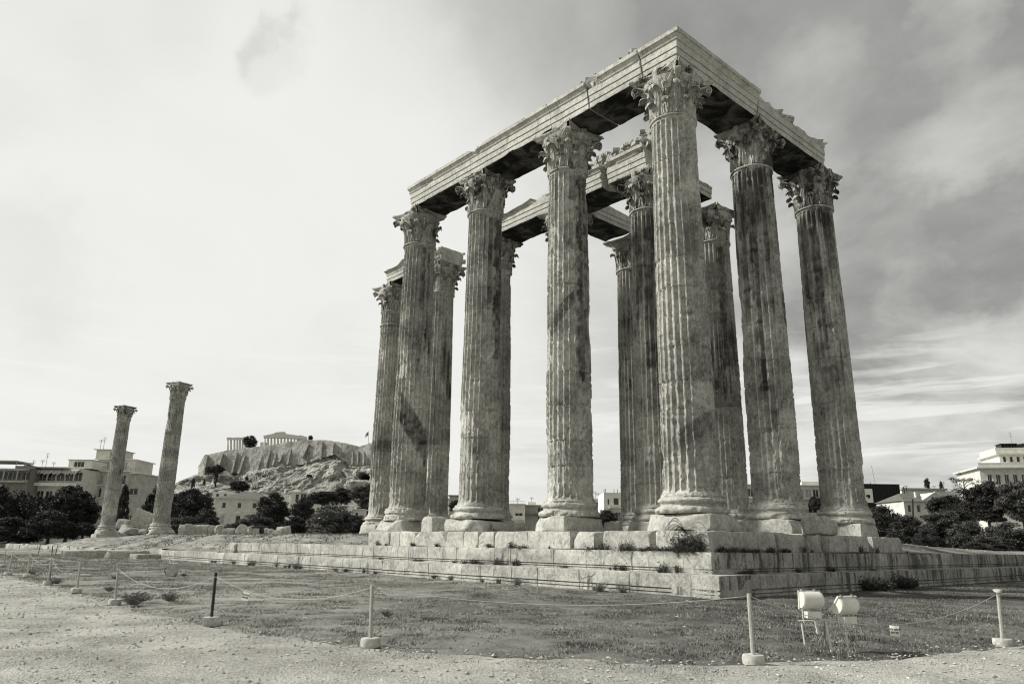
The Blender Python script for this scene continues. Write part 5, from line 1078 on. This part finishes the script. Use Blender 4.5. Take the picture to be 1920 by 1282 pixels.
m = MB(); x = xw[1]; z = zd+.35; m.add([(x-1.1, -.25, z), (x+1.1, -.25, z), (x, -.25, z+.62), (x-1.1, -.003, z), (x+1.1, -.003, z), (x, -.003, z+.62)], [np.array([[0, 1, 2], [5, 4, 3]]), np.array([[0, 2, 5, 3], [2, 1, 4, 5], [1, 0, 3, 4]])]); m.build('pediment', M['plaster_c'], r)
zr = Z2(r, 460, 919, D); m = MB(); m.add([(-.6, -.6, h+.163), (w+.6, -.6, h+.163), (w+.6, 10.6, h+.163), (-.6, 10.6, h+.163), (5.2, 5, zr), (w-4.8, 5, zr)], [np.array([[0, 1, 5, 4], [2, 3, 4, 5]]), np.array([[1, 2, 5], [3, 0, 4]]), np.array([3, 2, 1, 0])]); m.build('roof', M['roof'], r)
# white terrace house above the villa
D = 245
r, w, h = bld('terrace_house', 546, 594, 923, D, 9, 'white flat roofed terrace house under the cliff', cat='house', zb=0)
wall_box(r, 0, w, 0, 9, 0, h, 'plaster_c', [(1.5, 2.6, h-2.4, h-.5, 'glass'), (3.2, 5.0, h-2.3, h-.3, 'glass')]); part(r, 'roof', 'plaster_c', [(-.2, w*.6, -1.5, 9, h+.003, h+.2)]); part(r, 'roof_box', 'plaster_c', [(0, 1.8, 2, 5, h+.203, h+1.1)]); part(r, 'side_wall', 'plaster_c', [(-3.3, -.003, .5, 6, 0, h-1.2)])
r, w, h = bld('low_white_house', 400, 432, 921.5, 250, 6, 'low white walled house just above the villa roof', cat='house', zb=0); wall_box(r, 0, w, 0, 6, 0, h, 'plaster_c', [(1, 2, h-1.6, h-.6), (3.6, 4.6, h-1.6, h-.6)])
r, w, h = bld('kiosk', 662, 680, 955, 140, 4, 'small pale flat roofed kiosk beside the westernmost temple column', cat='hut', zb=-3); wall_box(r, 0, w, 0, 4, 0, h, 'plaster_a', [(.4, 1.0, h-1.3, h-.5)]); part(r, 'roof', 'plaster_c', [(-.3, w+.3, -.3, 4.3, h+.003, h+.15)])
# between the columns
D = 175
r, w, h = bld('apartment_building', 953, 984, 945, D, 10, 'white apartment house between second and third columns, left one', zb=-4)
wall_box(r, 0, w, 0, 10, 0, h, 'plaster_a', [(1.6, 3.4, h-3.2, h-1.9), (1.6, 3.4, h-6.0, h-4.8)]); part(r, 'roof', 'plaster_c', [(-.2, w+.2, -.6, 10, h+.003, h+.15)]); part(r, 'roof_railing', 'grey_metal', [(0, w, -.4, -.36, h+.75, h+.8)]+[(x, x+.05, -.4, -.36, h+.153, h+.747) for x in np.arange(0, w, .6)]); antenna(r, 2.2, 2, h+.15, 1.4); balcony(r, 1.2, w, 0, h-3.4, .9, .8, True)
r, w, h = bld('apartment_building', 985, 1022, 947, D+6, 10, 'darker apartment house with stair tower between second and third columns, right one', zb=-4)
wall_box(r, 0, w, 0, 10, 0, h, 'plaster_b', [(.9, 2.4, h-4.2, h-2.6, 'shutter'), (2.9, 4.3, h-1.6, h-.4), (2.9, 4.3, h-4.2, h-2.6)]); part(r, 'roof', 'plaster_c', [(-.1, w+.2, -.9, 10, h+.003, h+.15)]); wall_box(r, .6, 2.6, 2, 6, h+.153, h+.9, 'plaster_c', [], 'stair_tower'); part(r, 'canopy', 'plaster_d', [(-.2, w, -1.2, -.003, h-2.3, h-1.9)]); antenna(r, 1.6, 3, h+.9, 1.2)
D = 150
r, w, h = bld('apartment_building', 1132, 1168, 923, D, 10, 'angular white apartment house with balcony right of the second column', zb=-4)
wall_box(r, 0, w, 0, 10, 0, h, 'plaster_c', [(.7, 1.1, h-2.4, h-1.2), (1.9, 3.0, h-2.4, h-1.), (.9, 1.6, h-5.6, h-3.8), (2.2, 3.4, h-5.6, h-3.8)]); balcony(r, .9, w, 0, h-2.9, 1.1, .5, True); balcony(r, .9, w, 0, h-6., 1.1, .5, True)
for x in (.2, .5, 2.2, 2.9): part(r, 'roof_pipe', 'grey_metal', [], [([(x, 1, h), (x, 1, h+.8)], .07)])
r, w, h = bld('apartment_building', 1112, 1131, 935, 190, 10, 'small distant pale house left of the angular white one', zb=-4)
wall_box(r, 0, w, 0, 10, 0, h, 'plaster_a', [(.5, 1.3, h-2.2, h-.8), (1.6, 2.2, h-2.2, h-.8)]); antenna(r, .8, 2, h, 2.0); antenna(r, 1.6, 2, h, 1.6); balcony(r, .2, w, 0, h-2.5, .8, .5, True)
D = 160
r, w, h = bld('long_building', 1396, 1560, 909, D, 10, 'pale building with broad windows seen between the right hand columns', zb=-4)
wall_box(r, 0, w, 0, 10, 0, h, 'plaster_a', [(.6+1.55*k, 1.8+1.55*k, h-2.4, h-.7, 'shutter' if k % 3 else 'glass') for k in range(11)]+[(.8+3.1*k, 2.8+3.1*k, h-5.6, h-3.6, 'glass') for k in range(6)]); part(r, 'ledge', 'plaster_c', [(-.2, w, -.5, -.003, h-2.85, h-2.6)]); part(r, 'roof', 'plaster_c', [(-.2, w+.2, -.4, 10, h+.003, h+.18)]); wall_box(r, X2(r, 1512, D), X2(r, 1545, D), 2, 8, h+.183, h+1.1, 'plaster_c', [], 'roof_room')
r, w, h = bld('distant_building', 843, 872, 930, 190, 8, 'strip of pale building between the end column and third column', zb=-4); wall_box(r, 0, w, 0, 8, 0, h, 'plaster_b', [(.4+1.3*k, 1.3+1.3*k, h-3, h-1.4) for k in range(2)]); part(r, 'roof', 'plaster_d', [(-.3, w, -.6, 8, h+.003, h+.3)])
# black clad building with its white banner
D = 140
r, w, h = bld('black_building', 1605, 1686, 907, D, 14, 'black clad box building with a white banner on its front', zb=-4)
wall_box(r, 0, w, 0, 14, 0, h, 'blackwall', []); part(r, 'cladding_rib', 'dark_metal', [(x, x+.06, -.10, -.003, h-5.5, h-.3) for x in np.arange(3.2, w-.2, .62)]); part(r, 'roof_edge', 'grey_metal', [(-.1, w+.1, -.1, 14, h+.003, h+.08)], [([(X2(r, 1636, D), .3, h), (X2(r, 1636, D), .3, h+.4)], .08)])
b = part(r, 'banner', 'sign', [(X2(r, 1618.5, D), X2(r, 1636, D), -.16, -.103, Z2(r, 1628, 942, D), Z2(r, 1628, 916, D))]); xb, zb2 = X2(r, 1627, D), Z2(r, 1627, 930, D)
m = MB(); m.add([(xb-.35, -.175, zb2+.25), (xb+.3, -.175, zb2+.3), (xb+.42, -.175, zb2-.1), (xb+.05, -.175, zb2-.55), (xb-.1, -.175, zb2-.1), (xb-.35, -.175, zb2-.2)], [np.arange(6)]); m.build('emblem', M['ink'], r)
part(r, 'mast', 'grey_metal', [], [([(X2(r, 1664, D), 4, h), (X2(r, 1660, D), 4, h+3.9)], .035)])
part(r, 'dark_post', 'dark_metal', [], [([(w+.5, -.5, 0), (w+.5, -.5, h-.4)], .10), ([(w+1., -.5, 0), (w+1., -.5, h-.4)], .05)])
# gable house
D = 120
r, w, h = bld('gable_house', 1694, 1830, 938, D, 9, 'pale house with tiled roof and a central gable behind the right hand trees', cat='house', zb=-4)
hw = h; xg0, xg1, xgp = X2(r, 1726, D), X2(r, 1768, D), X2(r, 1750, D); zp = Z2(r, 1750, 923, D)
wall_box(r, 0, w, 0, 9, 0, hw, 'plaster_a', [(X2(r, u, D)-.28, X2(r, u, D)+.28, Z2(r, u, 960, D), Z2(r, u, 946, D)) for u in (1703, 1720, 1743, 1790)])
m = MB(); m.add([(-.3, -.35, hw+.003), (w+.3, -.35, hw+.003), (w+.3, 9.3, hw+.003), (-.3, 9.3, hw+.003), (1.5, 4, zp+.05), (w-1, 4, zp+.05)], [np.array([[0, 1, 5, 4], [2, 3, 4, 5]]), np.array([[1, 2, 5], [3, 0, 4]]), np.array([3, 2, 1, 0])]); m.build('roof', M['roof'], r)
m = MB(); m.add([(xg0, -.5, hw+.01), (xg1, -.5, hw+.01), (xgp, -.5, zp), (xg0, 4, hw+.01), (xg1, 4, hw+.01), (xgp, 4, zp)], [np.array([[0, 1, 2], [5, 4, 3]]), np.array([[0, 2, 5, 3], [2, 1, 4, 5], [1, 0, 3, 4]])]); m.build('gable', M['plaster_a'], r)
m = MB(); m.tube([(xg0-.1, -.6, hw+.05), (xgp, -.6, zp+.08), (xg1+.1, -.6, hw+.05)], .09, 4); m.build('gable_trim', M['plaster_c'], r); part(r, 'eave', 'plaster_c', [(-.4, w+.4, -.45, -.353, hw-.1, hw+.06)])
part(r, 'chimney', 'plaster_c', [(X2(r, 1726, D), X2(r, 1729, D), 1.5, 1.9, hw+.3, zp+.15)])
for k, (u, v0, v1) in enumerate([(1712, 935, 968), (1749, 931, 958), (1793, 927, 945), (1798, 931, 950)]):
    a, b_ = atd(u, v1, 100), atd(u-1, v0, 100); m = MB(); m.tube([(a[0], a[1], -3), a, b_], .11, 6); tag(m.build('bare_pole', M['dark_metal']), ['thin dark pole before the left windows of the gable house', 'thick dark stump in front of the gable', 'dark pole right of the gable house roof', 'shorter dark pole beside the one right of the gable house'][k], 'pole')
r, w, h = bld('flat_roof_building', 1690, 1772, 918, 210, 10, 'long pale flat roofed building on the skyline under two small conifers', zb=-4); wall_box(r, 0, w, 0, 10, 0, h, 'plaster_c', [(1.+2.4*k, 2.2+2.4*k, h-2.6, h-1.5) for k in range(5)]); part(r, 'roof', 'plaster_b', [(-.3, w+.3, -.8, 10, h+.003, h+.5)])
for x in (3, 8.5, 11): antenna(r, x, 3, h+.5, 1.)
r, w, h = bld('flat_roof_building', 1763, 1800, 920, 215, 10, 'small pale building with stepped roof left of the airy tree', zb=-4); wall_box(r, 0, w, 0, 10, 0, h, 'plaster_c', [(.8+1.9*k, 1.6+1.9*k, h-2.4, h-1.2) for k in range(3)]); antenna(r, 3, 3, h, 3)
# hotel on the rise at the right edge
D = 230; rt = -.22
r, w, h = bld('hotel', 1836, 1990, 878, D, 20, 'large white hotel with a row of tall windows and stepped upper floors at right', rot=rt, zb=-4)
xs = [2.6+2.35*k for k in range(9)]; wall_box(r, 0, w, 0, 20, 0, h, 'plaster_a', [(x-.62, x+.62, h-5.2, h-1.9) for x in xs]+[(x-.6, x+.6, h-10.2, h-7.6) for x in xs], reveal=.5)
part(r, 'cornice', 'plaster_c', [(-1., w, -1.2, 20, h+.003, h+.45)]); part(r, 'parapet', 'plaster_a', [(-.4, w, -.6, -.4, h+.453, h+1.7)]); part(r, 'ledge', 'plaster_c', [(-.3, w, -1.0, -.003, h-6.5, h-5.6)]); part(r, 'balustrade', 'plaster_b', [(x, x+.18, -.95, -.75, h-5.597, h-4.9) for x in np.arange(.5, 14, .42)])
wall_box(r, 7.2, w, 3, 18, h+.453, h+4.6, 'plaster_c', [(8.2+1.9*k, 9.1+1.9*k, h+2.2, h+3.9) for k in range(8)], 'upper_storey', reveal=.4); part(r, 'upper_cornice', 'plaster_c', [(6.2, w, 2.2, 18, h+4.603, h+5.0)])
wall_box(r, 6.8, w, 4, 17, h+5.003, h+6.8, 'plaster_a', [], 'roof_storey'); part(r, 'pergola', 'dark_metal', [(9+.9*k, 9.25+.9*k, 5, 9, h+6.803, h+8.0) for k in range(5)]+[(8.7, 13.5, 4.9, 9.1, h+8.003, h+8.25)])
m = MB()
for k in range(9): P, F = blockV(1.5, 1.3, 1.2, n=5, rnd=.4, amp=.25, cuts=3, seed=k); m.add(P+np.array([14+k*.9, 6, h+6.9+.1*(k % 3)]), F)
m.build('roof_garden', M['leaf_dark'], r)
antenna(r, 12.5, 6, h+8, 4.)
# ------------------------------------------------------------------ the rock with its citadel
WT = np.array([(300, 905), (326, 905.5), (345, 898), (360, 892), (385, 852), (400, 850), (415, 847.5), (442.7, 842), (490, 836), (537.7, 828.6), (577, 825), (605, 824), (625, 826), (656, 832.5), (672, 836.5), (694, 829.6), (730, 835), (780, 860), (830, 925), (870, 945)], float)
WB = np.array([(300, 906), (326, 906), (345, 899), (367, 889.5), (387, 889), (415, 890), (446.7, 889), (470, 881), (498, 875), (528, 871), (567, 868), (583, 859), (607, 855), (627, 849), (656, 869), (682, 871), (694, 872), (730, 878), (780, 890), (830, 928), (870, 948)], float)
def rock_hill():
    us = np.linspace(302, 866, 420); nb = 190; base = np.interp(us, WB[:, 0], WB[:, 1]); G = []
    for i, u in enumerate(us):
        s = np.linspace(0, 1, nb); vb = 955.; v = vb+(base[i]-vb)*s; D = 527+58*s
        G.append([atd(u, vv, dd) for vv, dd in zip(v, D)])
    G = np.array(G); S = np.broadcast_to(np.linspace(0, 1, nb), G.shape[:2]); P = G/np.array([26., 26., 40.]); n = fbm(P, 5, 71, .58); rid = 1-np.abs(fbm(P*.9+9, 4, 72))*2; crag = sst(S, .35, .8)
    off = n*6*(1-.75*sst(S, .93, 1.))+rid*4.5*crag*(1-.6*sst(S, .93, 1)); U = np.broadcast_to(us[:, None], S.shape)
    vv = np.broadcast_to(base[:, None], S.shape)*S+955.*(1-S); cave = np.exp(-(((U-680)/11)**2+((vv-897)/8)**2)**2)
    f1 = fbm(G/np.array([7., 7., 11.]), 4, 79, .6); off = off+(f1*3.6+1.6*np.sign(f1)*np.abs(f1)**.5)*sst(S, .1, .6)*(1-.6*sst(S, .95, 1)); G = G-FH*off[..., None]+FH*(cave*26)[..., None]; G[..., 2] += n*1.2*(1-sst(S, .9, 1))+rid*1.*crag*(1-sst(S, .85, 1))
    top = G[:, -1]; rows = [top+FH*30+np.array([0, 0, -1.]), top+FH*160+np.array([0, 0, -8.]), top+FH*320+np.array([0, 0, -60.])]
    foot = G[:, 0]-FH*14; foot = foot.copy(); foot[:, 2] = -5; A = np.concatenate([foot[:, None], G, np.stack(rows, 1)], 1)
    MB().add(A.reshape(-1, 3), gridf(*A.shape[:2])[:, ::-1]).build('rocky_hill', M['cliff'], smooth=False)['kind'] = 'structure'
    return us, top
HU, HTOP = rock_hill()
def citadel():
    r = empty('citadel_wall', atd(540, 870, 585), 0, 'long sloping citadel wall with buttresses crowning the rocky hill', 'wall'); o = np.array(r.location); us = np.linspace(371, 800, 260); nz = 14; G = []
    for u in us:
        vb = np.interp(u, WB[:, 0], WB[:, 1])+2.5; vt = np.interp(u, WT[:, 0], WT[:, 1]); b = atd(u, vb, 581); t = atd(u, vt, 590); G.append([b+(t-b)*k/(nz-1) for k in range(nz)]+[t+FH*3, t+FH*3.2-np.array([0, 0, 4.])])
    G = np.array(G); n = fbm(G/9., 4, 75); G = G-FH*(n*1.6)[..., None]; G[:, nz-1:nz+1, 2] += fbm(G[:, nz-1:nz+1]/6., 3, 76)*.8
    MB().add((G-o).reshape(-1, 3), gridf(*G.shape[:2])[:, ::-1]).build('curtain_wall', M['citadel'], r, smooth='auto')
    # fill behind, so that the wall carries ground
    q = G[:, nz]-np.array([0, 0, 1.2]); A = np.stack([q, q+FH*90+np.array([0, 0, 1.]), q+FH*150-np.array([0, 0, 40.])], 1); MB().add((A-o).reshape(-1, 3), gridf(*A.shape[:2])[:, ::-1]).build('terrace', M['cliff'], r, smooth=True)
    for k, (ut, vt, ub, vb, w) in enumerate([(388, 853, 384, 889, 3.2), (417, 850, 412, 872, 3.), (444, 848, 436, 888, 3.), (458.5, 853, 448, 889, 4.2), (492, 850, 483, 884, 2.6), (506, 844, 499, 875, 3.2), (518, 848, 512.5, 873, 2.8), (532, 845, 524, 866, 4.2), (545, 842, 540, 871, 3.4), (577, 832, 567, 857, 5.), (604, 828, 602, 862, 2.5), (625, 829, 624, 850, 2.2), (661, 846, 661, 871, 2.4), (671, 845, 671, 872, 2.6), (682, 846, 682, 872, 3.)]):
        T = atd(ut, vt, 587); B = atd(ub, vb, 580); m = MB(); h = w/2; V = []
        for p, dd, ww in ((T, .2, h*.36), (B, 2.6, h*.42)): V += [p-RH*ww-FH*dd, p+RH*ww-FH*dd, p+RH*ww+FH*6, p-RH*ww+FH*6]
        m.add(np.array(V)-o, [gridf(2, 4, True)[:, ::-1], np.array([0, 1, 2, 3]), np.array([7, 6, 5, 4])]); m.build('buttress', M['citadel'], r)
citadel()
def hill_temple():
    r = empty('hilltop_temple', atd(500, 845, 680), YAW, 'ruined colonnaded temple in two parts on the crest of the citadel rock', 'temple ruin'); o = np.array(r.location)
    def loc(u, v, D=680): return rotz(atd(u, v, D)-o, -YAW)
    def col_(u, vt, vb, D=680):
        T, B = loc(u, vt, D), loc(u, vb, D); m = MB(); m.tube([(B[0], B[1], B[2]-2), B, (T[0], T[1], T[2]-.7)], [.98, .95, .78], 10); m.tube([(T[0], T[1], T[2]-.7), (T[0], T[1], T[2]-.25), (T[0], T[1], T[2])], [.8, 1.1, 1.15], 10); m.build('column', M['plaster_a'], r, smooth=True)
    def prism(pts, d0, d1, name):
        a = [loc(u, v, d0) for u, v in pts]; m = MB(); n = len(a); V = a+[p+np.array([0, d1-d0, 0]) for p in a]; m.add(np.array(V), [gridf(2, n, True), np.arange(n)[::-1], np.arange(n)+n]); m.build(name, M['plaster_a'], r)
    for u in (427, 433.2, 439.7, 445.2, 450., 455, 460): col_(u, 823.4, 845)
    prism([(425.2, 823.4), (425.0, 819.8), (432, 819.5), (436, 820.2), (447, 819.4), (452, 819.8), (462, 819.3), (466, 821), (466, 823.2)], 678, 682, 'entablature')
    for k in range(11): col_(496.5+6.2*k, 820.2+.3*k*.5+(0 if k < 3 else .1*k), 836-.55*k, 682)
    prism([(494, 820), (494, 816.4), (500, 815.2), (514.5, 812.2), (515, 810.6), (524, 809.6), (532.3, 809), (532.5, 812.6), (546, 814.2), (560, 816.3), (563, 815.4), (573, 818), (573, 822.4), (560, 821.8), (535, 820.5)], 680, 686, 'entablature')
    prism([(556, 822), (573, 822.4), (573, 826), (556, 827)], 682, 688, 'wall'); prism([(488, 829), (497, 828), (497, 836), (488, 838)], 684, 690, 'wall')
hill_temple()
def hillD(u, v):
    b = np.interp(u, WB[:, 0], WB[:, 1]); return 527+58*min(1, max(0, (955-v)/(955-b)))-9
def portico():
    r = empty('small_portico', atd(478, 908, 553), YAW, 'tiny white portico of upright pillars standing on the slope of the rock', 'monument'); o = np.array(r.location); L = lambda u, v: rotz(atd(u, v, 553)-o, -YAW)
    for u in (473.6, 477.6, 481.8): a, b = L(u, 909), L(u, 892.5); part(r, 'pillar', 'plaster_c', [(a[0]-.38, a[0]+.38, -.4, .4, a[2]-2, b[2])])
    a, b = L(472.2, 892.5), L(483.4, 890.6); part(r, 'lintel', 'plaster_c', [(a[0], b[0], -.6, .6, a[2]+.003, b[2])])
portico()
for a in [(468.5, 815, 842, 27, 640, 'broad', 'dark tree standing between the two parts of the hilltop temple'), (582.5, 815.5, 826, 10, 620, 'broad2', 'small dark tree right of the hilltop temple')]: tree(*a, 'trees on the citadel rock')
for a in [(449, 900, 923, 38, 400, 'broad', 'spreading dark pine on the slope left of the small portico'), (405.5, 870, 912, 8, 440, 'cypress', 'slender black cypress on the slope of the rock'), (362, 897, 918, 9, 420, 'cypress', 'short dark cypress low on the left slope of the rock'), (408, 871, 890, 28, 470, 'broad2', 'round dark bush against the citadel wall behind the cypress'), (392, 872, 890, 16, 480, 'mid', 'grey bush at the left foot of the citadel wall'), (383, 898, 910, 6, 430, 'cypress', 'tiny dark shrub tree on the left slope'), (463, 894, 901, 8, 430, 'broad2', 'tiny dark tree touching the small portico'), (440, 884, 892, 12, 480, 'mid', 'small bush at the foot of the second large buttress'), (580, 888, 896, 12, 470, 'mid', 'small dark bush in the middle of the cliff')]: a = list(a); a[4] = hillD(a[0], a[2]); tree(*a, 'trees on the citadel rock')
r = empty('flag', atd(691.3, 832, 600), YAW, 'striped flag on a pole at the right end of the citadel wall', 'flag'); o = np.array(r.location); t = rotz(atd(690.8, 808, 600)-o, -YAW); part(r, 'pole', 'grey_metal', [], [([(0, 0, -2), t], .14)])
m = MB(); V = []; n = 10; b = rotz(atd(685, 819, 600)-o, -YAW)
for i in range(n+1):
    x = t[0]+(b[0]-t[0])*i/n; V += [(x, .5*math.sin(i*.9), t[2]-.3-i*.18+.2*math.sin(i)), (x, .5*math.sin(i*.9+.3), t[2]-3.6-i*.18+.2*math.sin(i))]
m.add(np.array(V), gridf(n+1, 2)); m.build('cloth', M['flag'] if 'flag' in M else M['plaster_b'], r)
# far low skyline of the town, hazy blocks well beyond
stone('pale_boulder', 672, 925, 520, (17, 12, 11), 903, 'pale rounded boulder under the cave at the foot of the rock', 'boulder', None, 29, YAW, 'cliff', 14, (.6, .85))
